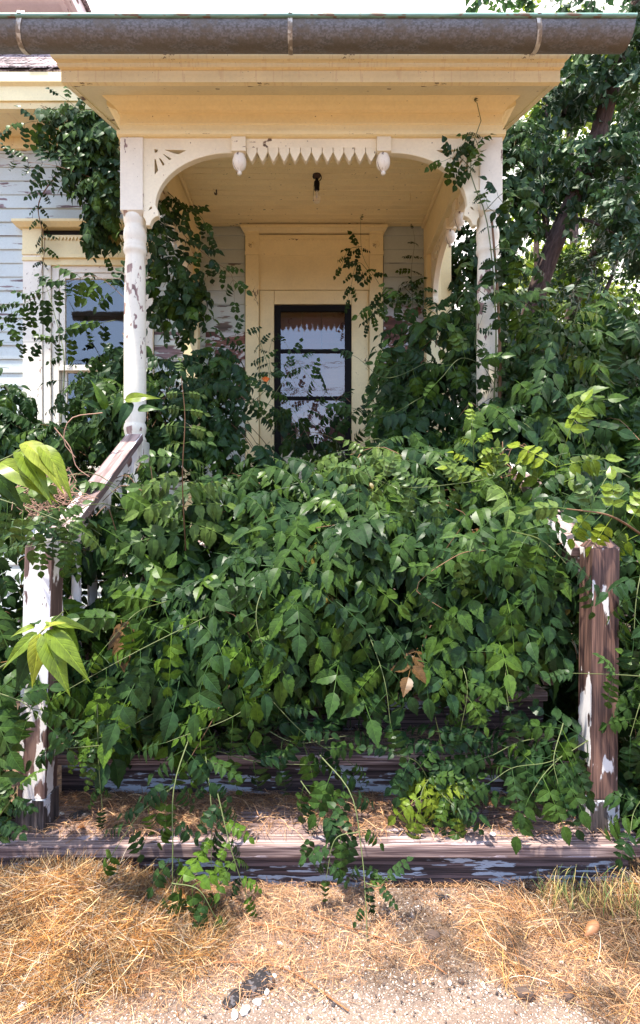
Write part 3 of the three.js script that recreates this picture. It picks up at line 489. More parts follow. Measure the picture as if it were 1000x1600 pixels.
// ---------------------------------------------------------------- wooden steps
const TR = [[-1.305, 2.094, 2.45], [-1.112, 2.42, 2.69], [-0.922, 2.66, 2.93], [-0.732, 2.90, 3.17], [-0.542, 3.14, 3.41]];
{
  const st = thing('porch_steps', 'weathered wooden steps with flaking blue-grey paint under the vines', 'steps');
  TR.forEach(([h, d0, d1], i) => {
    const w0 = i ? -1.12 : -1.30, w1 = i ? 1.12 : 1.262;
    const t = hb(w0, w1, h - 0.046, h, d0, d1, 0.006, 0), q = t.attributes.position;
    part(st, 'tread', t, M.tread);
    const low = i ? TR[i - 1][0] : -1.477;
    if (!i) part(st, 'riser', hb(w0 + 0.03, w1 - 0.06, low - 0.05, h - 0.046, d0 + 0.03, d0 + 0.06, 0.003, 0), M.riser);
    else part(st, 'riser', hb(w0 + 0.01, w1 - 0.01, low, h - 0.046, d0 + 0.03, d0 + 0.055, 0.003, 0), M.riser);
  });
  for (const x of [-1.13, 1.07]) part(st, 'stringer', alongX([[2.45, -1.47], [2.45, -1.35], [3.41, -0.59], [3.41, -1.47]], x, x + 0.05), M.riser);
}
// newel posts and handrails
const newel = (name, label, mat, bx, tx, hTop, db) => {
  const t = thing(name, label, 'newel post', [bx, EYE - 1.305, -db]);
  const b = hb(-0.059, 0.059, 0, 0.128, -0.059, 0.059, 0.005, 1); b.translate(0, -EYE, 0); 
  const bm = part(t, 'base_block', b, M.base); bm.rotation.y = bx < 0 ? -0.06 : 0.02;
  const H = hTop + 1.305, p = hb(-0.054, 0.054, 0.128, H - 0.03, -0.054, 0.054, 0.004, 1); p.translate(0, -EYE, 0);
  const cap = new THREE.CylinderGeometry(0.030 * 1.414, 0.054 * 1.414, 0.03, 4, 1); cap.rotateY(Math.PI / 4); cap.translate(0, H - 0.015, 0);
  const g = join([p, boxUV(cap, 1)]);
  const lean = (tx - bx) / H; const q = g.attributes.position; for (let i = 0; i < q.count; i++) q.setX(i, q.getX(i) + lean * (q.getY(i) - 0.128));
  g.computeVertexNormals(); part(t, 'post', g, mat); return t;
};
newel('newel_post', 'short square post at lower left, half covered in thick flaking white paint', M.newelL, -1.108, -1.072, -0.115, 2.235);
newel('newel_post', 'brown square post at lower right with white paint left in streaks', M.newelR, 1.138, 1.148, -0.162, 2.235);
{
  const rail = (name, label, x, ha, hb_, nb, mat) => {
    const t = thing(name, label, 'handrail', [x, EYE + ha, -2.29]);
    const A = new THREE.Vector3(0, 0, 0), B = new THREE.Vector3(x < 0 ? -0.02 : 0.01, hb_ - ha, -(3.42 - 2.29)), L = A.distanceTo(B), ang = Math.atan2(B.y, -B.z);
    const beam = (w, h, off) => { const g = boxUV(new RoundedBoxGeometry(w, h, L, 1, 0.005), 2); g.translate(0, off, -L / 2); g.rotateX(ang); return g; };
    part(t, 'rail', beam(0.10, 0.045, -0.02), M.rail); part(t, 'rail_board', beam(0.036, 0.09, -0.09), mat); part(t, 'lower_rail', beam(0.05, 0.06, -0.74), mat);
    for (let k = 0; k < nb; k++) {
      const f = (k + (x > 0 ? 1.6 : 0.55)) / (nb + (x > 0 ? 1.2 : 0)), z = -f * (3.42 - 2.29), y = f * (hb_ - ha);
      const g = lathe([[0.0, -0.72], [0.024, -0.72], [0.024, -0.62], [0.016, -0.60], [0.022, -0.57], [0.024, -0.5], [0.021, -0.32], [0.016, -0.24], [0.022, -0.22], [0.016, -0.2], [0.024, -0.18], [0.024, -0.1], [0, -0.1]], 12); g.translate(0, y, z);
      part(t, 'baluster', g, M.baluster);
    }
    return t;
  };
  rail('stair_handrail', 'weathered stair rail on the left rising to the porch post', -1.10, -0.20, 0.40, 6, M.baluster);
  rail('stair_handrail', 'stair rail on the right mostly hidden in vine leaves', 1.115, -0.20, 0.38, 6, M.newelL);
}

// ================================================================ PLANTS
function geoFrom(pos, uv, idx) { const g = new THREE.BufferGeometry(); g.setAttribute('position', new THREE.Float32BufferAttribute(pos, 3)); g.setAttribute('uv', new THREE.Float32BufferAttribute(uv, 2)); g.setIndex(idx); g.computeVertexNormals(); return g; }
// one leaflet: base at the origin, length along +y, face towards +z; folded on the midrib, toothed edge
function leaflet(out, M4, len, wid, o) {
  const n = o.n || 9, R = o.rnd, v = new THREE.Vector3();
  const curl = o.curl ?? 0.25, fold = o.fold ?? 0.28, twist = (R() - 0.5) * 0.35, wav = o.wave || 0, ph = R() * 6, side = (R() - 0.5) * 0.25;
  for (const s of [-1, 1]) {
    const b = out.pos.length / 3;
    for (let i = 0; i <= n; i++) {
      const t = i / n; let w = Math.sin(Math.PI * Math.pow(t, o.pw || 0.74)) ** 0.8 * (1 - 0.45 * step(0.45, 1, t)) * wid * 0.56;
      if (i === n) w = 0; else if (i && o.teeth) w *= i % 2 ? 1.04 : 0.91;
      const y = len * t + (o.teeth && i % 2 ? len * 0.02 : 0), z0 = -curl * len * t * t, cx = side * len * t * t * 0.5;
      v.set(cx, len * t, z0).applyMatrix4(M4); out.pos.push(v.x, v.y, v.z); out.uv.push(0.5, t);
      const z = z0 + fold * w + s * twist * w * t + wav * Math.sin(t * 13 + ph + s) * wid;
      v.set(cx + s * w, y - 0.08 * w, z).applyMatrix4(M4); out.pos.push(v.x, v.y, v.z); out.uv.push(0.5 + s * 0.5 * Math.min(1, w / (wid * 0.5)), t);
      if (i) { const k = b + i * 2; if (s > 0) out.idx.push(k - 2, k - 1, k, k - 1, k + 1, k); else out.idx.push(k - 2, k, k - 1, k - 1, k, k + 1); }
    }
  }
}
const F4 = (o, y, z) => { const Y = y.clone().normalize(), Z = z.clone().addScaledVector(Y, -z.dot(Y)).normalize(), X = new THREE.Vector3().crossVectors(Y, Z); return new THREE.Matrix4().makeBasis(X, Y, Z).setPosition(o); };
function thinTube(out, pts, r) {                              // three-sided stalk
  const b = out.pos.length / 3; const n = pts.length;
  pts.forEach((p, i) => { for (let k = 0; k < 3; k++) { const a = k / 3 * 2 * Math.PI, q = r * (1 - 0.5 * i / (n - 1)); out.pos.push(p.x + Math.cos(a) * q, p.y, p.z + Math.sin(a) * q); out.uv.push(0.5, 0.3); } });
  for (let i = 0; i < n - 1; i++) for (let k = 0; k < 3; k++) { const a = b + i * 3 + k, c = b + i * 3 + (k + 1) % 3; out.idx.push(a, c, a + 3, c, c + 3, a + 3); }
}
// a pinnate leaf of unit length: stalk along +y, blades facing +z, the tip bending towards -z
function pinnate(seed, o) {
  const R = rngOf(seed), out = { pos: [], uv: [], idx: [] }, bend = o.bend ?? 0.7, N = 12, axis = [], dirs = [];
  let p = new THREE.Vector3(), sw = (R() - 0.5) * 0.5;
  for (let i = 0; i <= N; i++) { const t = i / N, a = -bend * t, d = new THREE.Vector3(Math.sin(sw * t), Math.cos(a), Math.sin(a)).normalize(); axis.push(p.clone()); dirs.push(d); p = p.clone().addScaledVector(d, 1 / N); }
  thinTube(out, axis.filter((_, i) => i % 2 === 0), o.stalk || 0.011);
  const at = (t) => { const k = Math.min(N, Math.round(t * N)); return [axis[k], dirs[k]]; };
  const pairs = o.pairs;
  for (let k = 0; k <= pairs; k++) {
    const t = o.first + (1 - o.first) * k / pairs, [q, d] = at(k === pairs ? 1 : t), up = new THREE.Vector3(0, -d.z, d.y).normalize(), rt = new THREE.Vector3(1, 0, 0);
    const size = o.len * (k === pairs ? 1.1 : 0.78 + 0.3 * Math.sin(Math.PI * (0.25 + 0.6 * k / pairs))) * (0.88 + 0.24 * R());
    const opt = { rnd: R, n: o.n, teeth: o.teeth, curl: o.curl * (0.5 + R()), fold: o.fold * (0.6 + 0.8 * R()), pw: o.pw, wave: o.wave };
    const jit = () => new THREE.Vector3(R() - 0.5, R() - 0.5, R() - 0.5).multiplyScalar(0.35);
    if (k === pairs) leaflet(out, F4(q, d.clone(), up.clone().add(jit())), size, size * o.wid, opt);
    else for (const s of [-1, 1]) {
      const spread = 0.95 + 0.3 * R(), y = d.clone().multiplyScalar(Math.cos(spread)).addScaledVector(rt, s * Math.sin(spread)).addScaledVector(up, -0.25 * R() - (o.hang || 0));
      leaflet(out, F4(q.clone().addScaledVector(d, (R() - 0.5) * 0.03), y, up.clone().add(jit()).addScaledVector(rt, -s * 0.15)), size, size * o.wid, opt);
    }
  }
  return geoFrom(out.pos, out.uv, out.idx);
}
const G = {
  big: [1, 2, 3, 4].map((s) => pinnate(500 + s, { pairs: 3 + (s % 2), first: 0.24, len: 0.33, wid: 0.50, n: 12, teeth: true, curl: 0.22, fold: 0.26, bend: 0.8, hang: 0.38 })),
  five: [1, 2, 3].map((s) => pinnate(520 + s, { pairs: 3, first: 0.32, len: 0.37, wid: 0.53, n: 12, teeth: true, curl: 0.22, fold: 0.24, bend: 0.7, hang: 0.38 })),
  small: [1, 2, 3].map((s) => pinnate(540 + s, { pairs: 4, first: 0.2, len: 0.28, wid: 0.62, n: 7, teeth: false, curl: 0.25, fold: 0.35, bend: 0.6, stalk: 0.012, hang: 0.05 })),
  round: [1, 2, 3].map((s) => pinnate(560 + s, { pairs: 3, first: 0.25, len: 0.34, wid: 0.74, n: 8, teeth: false, curl: 0.2, fold: 0.2, bend: 0.6, hang: 0.35, pw: 0.62 })),
  long: [1, 2, 3].map((s) => pinnate(580 + s, { pairs: 4, first: 0.2, len: 0.42, wid: 0.42, n: 8, teeth: true, curl: 0.3, fold: 0.3, bend: 0.9, hang: 0.1, pw: 0.6 })),
  one: [1, 2, 3].map((s) => { const out = { pos: [], uv: [], idx: [] }, R = rngOf(600 + s); leaflet(out, new THREE.Matrix4(), 1, 0.30, { rnd: R, n: 14, curl: 0.5, fold: 0.22, wave: 0.05, pw: 0.66 }); return geoFrom(out.pos, out.uv, out.idx); }),
  ovate: [1, 2, 3].map((s) => { const out = { pos: [], uv: [], idx: [] }, R = rngOf(620 + s); thinTube(out, [new THREE.Vector3(0, -0.25, 0.02), new THREE.Vector3(0, 0, 0)], 0.018); leaflet(out, new THREE.Matrix4(), 1, 0.70, { rnd: R, n: 10, teeth: true, curl: 0.2, fold: 0.15, pw: 0.5 }); return geoFrom(out.pos, out.uv, out.idx); }),
};
// a twig of simple leaves for tree crowns (cheap, instanced)
const twig = (seed, nl, len, wid, n = 4) => { const R = rngOf(seed), out = { pos: [], uv: [], idx: [] }; thinTube(out, [new THREE.Vector3(0, 0, 0), new THREE.Vector3(0.02, 0.5, -0.06), new THREE.Vector3(0, 1, -0.2)], 0.010); for (let i = 0; i < nl; i++) { const t = 0.15 + 0.85 * i / (nl - 1), a = i * 2.4 + R(), y = new THREE.Vector3(Math.cos(a), 0.5 + 0.5 * t, Math.sin(a) * 0.7 - 0.4); leaflet(out, F4(new THREE.Vector3(0, t, -0.2 * t * t), y, new THREE.Vector3((R() - 0.5), 0.6 * R(), 1)), len * (0.8 + 0.4 * R()), len * wid, { rnd: R, n, curl: 0.2, fold: 0.2, pw: 0.55 }); } return geoFrom(out.pos, out.uv, out.idx); };
const TW = { broad: twig(701, 9, 0.36, 0.62), fine: twig(703, 11, 0.24, 0.55, 3), far: twig(705, 8, 0.42, 0.65, 2) };

const UP = new THREE.Vector3(0, 1, 0), CAM = camera.position;
const rv = (k = 1) => new THREE.Vector3(rr(-1, 1), rr(-1, 1), rr(-1, 1)).multiplyScalar(k);
// a plant: gathers leaves (as parts up to the limit, the largest in view; the rest as one mass) and stems
class Plant {
  constructor(name, label, category, group, opt = {}) { this.t = thing(name, label, category, [0, 0, 0], group); this.leaves = []; this.stems = []; this.brown = []; this.max = opt.max ?? 300; this.partName = opt.part || 'leaf'; }
  leaf(pos, dir, face, size, geos, mats, inner = false) { this.leaves.push({ m: F4(pos, dir, face), pos, size, geo: pick(geos), mat: pick(mats), inner, wx: rr(0.88, 1.12) }); }
  stem(pts, r0, r1, brown, seg = 10) { (brown ? this.brown : this.stems).push(tube(pts, r0, r1, seg, 5)); }
  // leaves over the surface of ellipsoids [px, py, depth, rx, ry, rz]
  mass(blobs, { n, size, geos, mats, layers = [1, 0.82, 0.62], droop = 0.42, face = [0.42, 0.78, 0.28], keep, holes }) {
    const B = blobs.map(([x, y, d, a, b, c]) => ({ p: P(x, y, d), r: new THREE.Vector3(a, b, c), k: a * b + b * c + a * c })), tot = B.reduce((s, b) => s + b.k, 0);
    const inside = (q, self, s) => B.some((b) => b !== self && ((q.x - b.p.x) / b.r.x) ** 2 + ((q.y - b.p.y) / b.r.y) ** 2 + ((q.z - b.p.z) / b.r.z) ** 2 < s * s);
    for (const b of B) for (const s of layers) {
      const k = Math.round(n * b.k / tot * (s === 1 ? 1 : s * 0.75));
      for (let i = 0, tries = 0; i < k && tries < k * 12; tries++) {
        const u = rv(); if (u.length() > 1 || u.length() < 0.05) continue; u.normalize(); if (u.z < -0.55) continue;
        const ss = s * rr(0.9, 1.06), q = new THREE.Vector3(b.p.x + u.x * b.r.x * ss, b.p.y + u.y * b.r.y * ss, b.p.z + u.z * b.r.z * ss);
        if (inside(q, b, 0.8 * s)) { i += 0.34; continue; }
        const o = new THREE.Vector3(u.x / b.r.x, u.y / b.r.y, u.z / b.r.z).normalize(), cam = CAM.clone().sub(q).normalize();
        const f = o.clone().multiplyScalar(face[0]).addScaledVector(UP, face[1]).addScaledVector(cam, face[2]).add(rv(0.38)).normalize();
        const d = new THREE.Vector3(rr(-1, 1), -droop * rr(0.5, 1.2), rr(-0.3, 0.5)).addScaledVector(o, 0.35);
        if (s > 0.75 && n2(q.x + q.z * 0.6, q.y + q.z * 0.3, 4.6, 451) < (holes ?? -0.04)) { i += 0.55; continue; }
        const L = size * rr(0.55, 1.3), dn = d.clone().normalize(); if (keep && !(keep(q) && keep(q.clone().addScaledVector(dn, L * 0.55)) && keep(q.clone().addScaledVector(dn, L)))) { i += 0.2; continue; }
        this.leaf(q, d, f, L, geos, rnd() < 0.007 ? LEAF.brown : mats, s < 0.9); i++;
      }
    }
    // some woody stems inside
    for (let i = 0; i < Math.min(40, n / 12); i++) { const b = pick(B), a = b.p.clone().add(rv(0.8).multiply(b.r)), c = b.p.clone().add(rv(0.95).multiply(b.r)); if (keep && !(keep(a) && keep(c))) continue; const m = a.clone().lerp(c, 0.5); m.y += 0.08; if (keep && !keep(m)) continue; this.stem([a, m, c], 0.003, 0.0018, rnd() < 0.7, 6); }
    return this;
  }
  // a shoot along points with paired leaves that shorten towards the tip
  shoot(pts, { pairs, size0, size1, geos, mats, from = 0.1, r = 0.0026, brown = false, spread = 1, down = 0.35, face, alt = false, tip = true, lift = 0 }) {
    const c = new THREE.CatmullRomCurve3(pts); this.stem(pts, r, r * 0.4, brown, 18);
    for (let k = 0; k <= pairs; k++) {
      const t = from + (1 - from) * k / pairs, q = c.getPointAt(Math.min(1, t)), tg = c.getTangentAt(Math.min(1, t)), cam = CAM.clone().sub(q).normalize();
      let sd = new THREE.Vector3().crossVectors(tg, cam); if (sd.length() < 0.2) sd.set(1, 0, 0); sd.normalize(); sd.applyAxisAngle(tg, rr(-0.7, 0.7));
      const size = mix(size0, size1, k / pairs) * rr(0.85, 1.15), ff = (face ? face.clone() : UP.clone().multiplyScalar(0.55).addScaledVector(cam, 0.75));
      if (k === pairs) { if (tip) this.leaf(q, tg.clone().add(rv(0.2)), ff.add(rv(0.3)), size, geos, mats); continue; }
      for (const s of alt ? [k % 2 ? 1 : -1] : [-1, 1]) this.leaf(q.clone(), sd.clone().multiplyScalar(s * spread).addScaledVector(tg, 0.45).addScaledVector(UP, lift - down * rr(0.3, 1.2)).add(rv(0.18)), ff.clone().add(rv(0.3)), size * rr(0.85, 1.1), geos, mats);
    }
    return this;
  }
  done(stuffGeo) {
    const L = this.leaves, sc = (l) => l.size / Math.max(0.3, l.pos.distanceTo(CAM)) * (l.inner ? 0.3 : 1), q = new THREE.Vector3(), seen = (l) => { q.copy(l.pos).sub(CAM); const px = CX + q.x / -q.z * FOC, py = CY - q.y / -q.z * FOC; return px > -40 && px < 1040 && py > -40 && py < 1640; };
    L.forEach((l) => { l.s = seen(l) ? sc(l) : 0; }); L.sort((a, b) => b.s - a.s);
    const own = L.slice(0, this.max), rest = L.slice(this.max);
    for (const l of own) { const m = part(this.t, this.partName, l.geo, l.mat); m.applyMatrix4(l.m.clone().scale(new THREE.Vector3(l.size * l.wx, l.size, l.size))); }
    if (rest.length) {
      const byGeo = stuffGeo || rest[0].geo, im = setUp(new THREE.InstancedMesh(byGeo, leafAny, rest.length)); im.name = 'foliage'; im.userData = { kind: 'stuff' };
      rest.forEach((l, i) => { im.setMatrixAt(i, l.m.clone().scale(new THREE.Vector3(l.size * l.wx * rr(0.85, 1.15), l.size, l.size))); im.setColorAt(i, l.mat.color.clone().multiplyScalar(rr(0.8, 1.15))); });
      this.t.add(im);
    }
    for (const g of this.stems) part(this.t, this.stemName || 'stem', g, M.stem);
    for (const g of this.brown) part(this.t, this.stemName || 'woody_stem', g, this.stemMat || M.stemBrown);
    return this.t;
  }
}
const px = (...a) => a.map((p) => P(...p));
const mx = (...a) => a.flat();
const low = (X) => X < 75 ? 1330 : X < 330 ? 1170 : X < 600 ? 1115 : X < 700 ? 1085 : X < 830 ? 1065 : X < 905 ? 1040 : 1330;
const clear = (q) => {                                        // keep leaves out of posts, newels, rail and the open space under the vines
  const X = CX + q.x / -q.z * FOC, Y = CY - (q.y - EYE) / -q.z * FOC, d = -q.z;
  if (X > 902 && X < 976 && Y > 838 && Y < 1320 && d < 2.32) return false;
  if (X > 26 && X < 150 && Y > 845 && Y < 970 && d < 2.36) return false;
  if (X > 18 && X < 100 && Y > 1110 && Y < 1310 && d < 2.34) return false;
  if (X > 180 && X < 230 && Y < 660 && d < 3.6) return false;
  if (X > 738 && X < 790 && Y < 615 && d < 3.6) return false;
  if (Y > 680 && Y < 770 && d < 3.4 && Math.abs(X - (196 - (Y - 690) * 0.6)) < 11) return false;
  if (X > 99 && X < 150 && Y > 855 && Y < 965 && d < 2.6) return false;
  if (d > 1.9 && d < 3.05 && Y > low(X) + 30 * n2(X / 25, 3, 1, 441)) return false;
  return true;
};
const XY = (q) => [CX + q.x / -q.z * FOC, CY - (q.y - EYE) / -q.z * FOC];
const noDoor = (q) => { const X = CX + q.x / -q.z * FOC, Y = CY - (q.y - EYE) / -q.z * FOC; return clear(q) && !(X > 400 && X < 580 && Y < 690) && !(X > 318 && X < 400 && Y < 540) && !(X > 228 && X < 320 && Y < 520 && q.z > -4.0); };

// ---------------------------------------------------------------- the great vine over the steps, four plants of it
const VG = 'trumpet vines covering the steps';
{
  const v = new Plant('trumpet_vine', 'sunlit mid-green vine mass at left over the lower steps beside the flaking post', 'vine');
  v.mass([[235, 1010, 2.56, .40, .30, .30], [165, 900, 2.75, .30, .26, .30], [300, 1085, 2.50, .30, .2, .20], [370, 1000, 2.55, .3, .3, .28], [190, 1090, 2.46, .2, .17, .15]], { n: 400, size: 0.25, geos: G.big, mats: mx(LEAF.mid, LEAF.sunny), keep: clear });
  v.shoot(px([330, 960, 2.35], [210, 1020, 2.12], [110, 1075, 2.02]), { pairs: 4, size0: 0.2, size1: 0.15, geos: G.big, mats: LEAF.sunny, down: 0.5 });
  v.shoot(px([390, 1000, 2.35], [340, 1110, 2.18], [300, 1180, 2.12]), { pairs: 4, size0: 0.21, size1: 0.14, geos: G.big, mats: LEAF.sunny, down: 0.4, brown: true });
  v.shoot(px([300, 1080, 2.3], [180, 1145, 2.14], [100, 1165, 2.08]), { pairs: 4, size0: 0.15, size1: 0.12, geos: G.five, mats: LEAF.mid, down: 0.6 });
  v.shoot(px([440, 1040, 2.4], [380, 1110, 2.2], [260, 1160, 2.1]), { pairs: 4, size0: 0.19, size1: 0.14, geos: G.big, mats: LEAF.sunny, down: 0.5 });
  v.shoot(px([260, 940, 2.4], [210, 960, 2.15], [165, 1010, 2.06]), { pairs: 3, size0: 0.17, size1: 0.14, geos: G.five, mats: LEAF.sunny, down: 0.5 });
  v.done(G.big[0]);
}
{
  const v = new Plant('trumpet_vine', 'dense dark green vine mass in the middle of the steps under the door', 'vine');
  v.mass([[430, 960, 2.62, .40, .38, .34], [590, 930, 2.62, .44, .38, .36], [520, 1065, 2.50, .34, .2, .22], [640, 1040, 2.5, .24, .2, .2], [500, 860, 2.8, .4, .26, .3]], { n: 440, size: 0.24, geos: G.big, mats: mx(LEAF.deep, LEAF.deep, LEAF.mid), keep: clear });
  v.shoot(px([560, 950, 2.4], [600, 1060, 2.2], [610, 1130, 2.15]), { pairs: 4, size0: 0.19, size1: 0.13, geos: G.big, mats: LEAF.deep, down: 0.4 });
  v.shoot(px([380, 1040, 2.45], [430, 1100, 2.25], [480, 1150, 2.2], [545, 1190, 2.2]), { pairs: 5, size0: 0.19, size1: 0.13, geos: G.big, mats: mx(LEAF.mid, LEAF.deep), down: 0.5 });
  v.shoot(px([430, 880, 2.4], [400, 960, 2.2], [420, 1040, 2.16]), { pairs: 4, size0: 0.19, size1: 0.12, geos: G.big, mats: LEAF.mid, down: 0.4 });
  v.done(G.big[1]);
}
{
  const v = new Plant('trumpet_vine', 'bluish dark vine mass at right between the steps and the brown post', 'vine');
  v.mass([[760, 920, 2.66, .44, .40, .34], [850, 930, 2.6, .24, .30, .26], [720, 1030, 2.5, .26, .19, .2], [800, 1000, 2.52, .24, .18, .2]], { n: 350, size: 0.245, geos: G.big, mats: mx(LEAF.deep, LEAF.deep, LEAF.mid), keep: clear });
  v.shoot(px([760, 860, 2.4], [710, 870, 2.15], [650, 920, 2.08], [690, 950, 2.05]), { pairs: 5, size0: 0.19, size1: 0.1, geos: G.big, mats: mx(LEAF.mid, LEAF.pale), down: 0.45, brown: true });
  v.shoot(px([800, 830, 2.4], [855, 850, 2.12], [905, 905, 2.04]), { pairs: 4, size0: 0.19, size1: 0.15, geos: G.big, mats: LEAF.deep, down: 0.55 });
  v.shoot(px([700, 990, 2.4], [730, 1070, 2.2], [720, 1140, 2.18]), { pairs: 6, size0: 0.19, size1: 0.08, geos: mx(G.big, G.small), mats: mx(LEAF.deep, LEAF.mid), down: 0.3 });
  v.shoot(px([800, 990, 2.4], [790, 1060, 2.2], [795, 1105, 2.15]), { pairs: 4, size0: 0.17, size1: 0.12, geos: G.big, mats: LEAF.deep, down: 0.4 });
  v.done(G.big[2]);
}
{
  const v = new Plant('trumpet_vine', 'grey-green vine top spreading over the upper steps below the screen door', 'vine');
  v.mass([[300, 800, 2.98, .48, .26, .34], [500, 810, 3.0, .52, .24, .36], [690, 790, 3.0, .46, .30, .38], [850, 790, 2.9, .32, .26, .34], [400, 760, 3.2, .4, .2, .3], [600, 750, 3.2, .4, .2, .3]], { n: 560, size: 0.225, geos: mx(G.big, G.five), mats: mx(LEAF.deep, LEAF.mid, LEAF.pale), face: [0.4, 0.8, 0.25], keep: noDoor });
  v.shoot(px([590, 770, 2.8], [570, 715, 2.7], [600, 690, 2.7]), { pairs: 3, size0: 0.17, size1: 0.12, geos: G.big, mats: LEAF.pale, down: 0.3 });
  v.shoot(px([740, 760, 2.8], [740, 700, 2.72], [738, 665, 2.7]), { pairs: 3, size0: 0.14, size1: 0.10, geos: G.five, mats: LEAF.lime, down: -0.6 });
  v.shoot(px([800, 740, 2.8], [720, 755, 2.6], [620, 760, 2.5], [560, 735, 2.46]), { pairs: 6, size0: 0.17, size1: 0.1, geos: G.small, mats: LEAF.pale, down: 0.2 });
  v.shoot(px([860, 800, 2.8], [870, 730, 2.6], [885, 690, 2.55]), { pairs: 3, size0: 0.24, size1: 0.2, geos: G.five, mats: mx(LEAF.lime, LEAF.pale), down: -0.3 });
  v.shoot(px([290, 860, 2.7], [285, 740, 2.55], [289, 650, 2.5], [283, 588, 2.48]), { pairs: 10, size0: 0.24, size1: 0.07, geos: mx(G.five, G.long), mats: LEAF.pale, down: 0.35, brown: true, r: 0.004 });
  v.done(G.five[0]);
}
// ---------------------------------------------------------------- vines in and on the porch
{
  const v = new Plant('trumpet_vine', 'dark vine heap inside the porch behind the left post', 'vine');
  v.mass([[300, 640, 3.85, .42, .40, .3], [375, 690, 3.9, .36, .28, .3], [240, 640, 3.7, .2, .24, .2], [345, 575, 4.2, .2, .16, .15]], { n: 430, size: 0.19, geos: G.big, mats: mx(LEAF.deep, LEAF.mid), keep: noDoor });
  v.shoot(px([330, 560, 4.0], [350, 530, 3.9], [385, 520, 3.9]), { pairs: 4, size0: 0.15, size1: 0.1, geos: G.small, mats: LEAF.deep });
  v.shoot(px([380, 640, 3.9], [420, 600, 3.8], [410, 545, 3.9], [400, 520, 4.0]), { pairs: 5, size0: 0.15, size1: 0.07, geos: G.small, mats: LEAF.mid });
  v.shoot(px([400, 660, 3.8], [440, 600, 3.7], [470, 560, 3.75]), { pairs: 5, size0: 0.18, size1: 0.1, geos: G.big, mats: mx(LEAF.deep, LEAF.mid) });
  const f = P(414, 601, 3.72); for (let k = 0; k < 3; k++) { const g = lathe([[0.002, 0], [0.004, 0.02], [0.009, 0.045], [0.014, 0.05]], 8); g.rotateZ(-0.5 + k * 0.5); g.translate(f.x + k * 0.006, f.y, f.z); part(v.t, 'blossom', g, M.flower, 'small orange trumpet blossom'); }
  v.done(G.big[3]);
}
{
  const v = new Plant('trumpet_vine', 'bushy vine growing up behind the right porch post to mid height', 'vine');
  v.mass([[680, 640, 3.9, .46, .40, .3], [625, 600, 4.2, .26, .26, .22], [700, 530, 3.85, .26, .26, .25], [735, 480, 3.9, .22, .2, .2], [650, 700, 3.6, .42, .26, .3], [830, 610, 3.45, .28, .44, .28], [800, 700, 3.3, .34, .26, .26], [650, 540, 4.4, .2, .24, .15], [762, 700, 3.28, .16, .14, .08], [745, 660, 3.3, .10, .12, .08], [800, 725, 3.0, .16, .12, .08]], { n: 520, size: 0.23, geos: mx(G.big, G.five), mats: mx(LEAF.deep, LEAF.deep, LEAF.mid), keep: noDoor });
  v.shoot(px([680, 560, 3.6], [600, 590, 3.4], [560, 560, 3.35]), { pairs: 4, size0: 0.22, size1: 0.14, geos: G.five, mats: LEAF.mid, down: 0.4 });
  v.shoot(px([660, 620, 3.5], [600, 650, 3.35], [560, 640, 3.3]), { pairs: 4, size0: 0.22, size1: 0.15, geos: G.five, mats: LEAF.deep, down: 0.5 });
  v.shoot(px([720, 520, 3.7], [640, 470, 3.6], [590, 480, 3.6]), { pairs: 4, size0: 0.2, size1: 0.14, geos: G.five, mats: LEAF.deep, down: 0.4 });
  v.shoot(px([760, 640, 3.5], [830, 560, 3.3], [845, 490, 3.2]), { pairs: 5, size0: 0.22, size1: 0.14, geos: G.long, mats: mx(LEAF.pale, LEAF.mid), down: 0.2 });
  v.done(G.five[1]);
}
{
  const v = new Plant('climbing_vine', 'thin vine climbing the right porch post up to the frieze', 'vine');
  v.shoot(px([770, 660, 3.34], [775, 520, 3.33], [768, 400, 3.33], [757, 330, 3.34], [735, 270, 3.36], [742, 215, 3.36], [752, 185, 3.35], [745, 160, 3.34]), { pairs: 9, size0: 0.10, size1: 0.04, geos: mx(G.round, G.small), mats: mx(LEAF.mid, LEAF.deep), r: 0.006, down: 0.5 });
  v.shoot(px([742, 270, 3.36], [715, 245, 3.34], [692, 252, 3.32]), { pairs: 4, size0: 0.12, size1: 0.10, geos: G.round, mats: LEAF.deep, down: 0.6 });
  v.shoot(px([748, 230, 3.36], [740, 215, 3.34], [720, 235, 3.33]), { pairs: 3, size0: 0.1, size1: 0.08, geos: G.round, mats: mx(LEAF.mid, LEAF.deep), down: 0.5 });
  v.shoot(px([757, 330, 3.34], [790, 300, 3.25], [812, 310, 3.2]), { pairs: 3, size0: 0.17, size1: 0.14, geos: G.five, mats: LEAF.deep, down: 0.5 });
  v.shoot(px([765, 390, 3.33], [800, 390, 3.2], [825, 410, 3.18]), { pairs: 3, size0: 0.19, size1: 0.14, geos: G.five, mats: LEAF.deep, down: 0.5 });
  v.shoot(px([770, 470, 3.33], [735, 450, 3.22], [705, 480, 3.2]), { pairs: 3, size0: 0.17, size1: 0.13, geos: G.five, mats: LEAF.deep, down: 0.5 });
  v.shoot(px([770, 480, 3.33], [810, 470, 3.2], [850, 490, 3.16]), { pairs: 3, size0: 0.2, size1: 0.14, geos: G.five, mats: LEAF.deep, down: 0.5 });
  v.shoot(px([772, 600, 3.33], [742, 540, 3.28], [755, 490, 3.28]), { pairs: 4, size0: 0.13, size1: 0.06, geos: G.small, mats: LEAF.mid, down: 0.3 });
  v.shoot(px([772, 580, 3.33], [720, 560, 3.2], [690, 590, 3.18]), { pairs: 4, size0: 0.19, size1: 0.14, geos: G.five, mats: LEAF.deep, down: 0.5 });
  v.stem(px([779, 700, 3.36], [781, 560, 3.36], [776, 440, 3.35], [768, 340, 3.35]), 0.012, 0.007, true, 16);
  v.done();
}
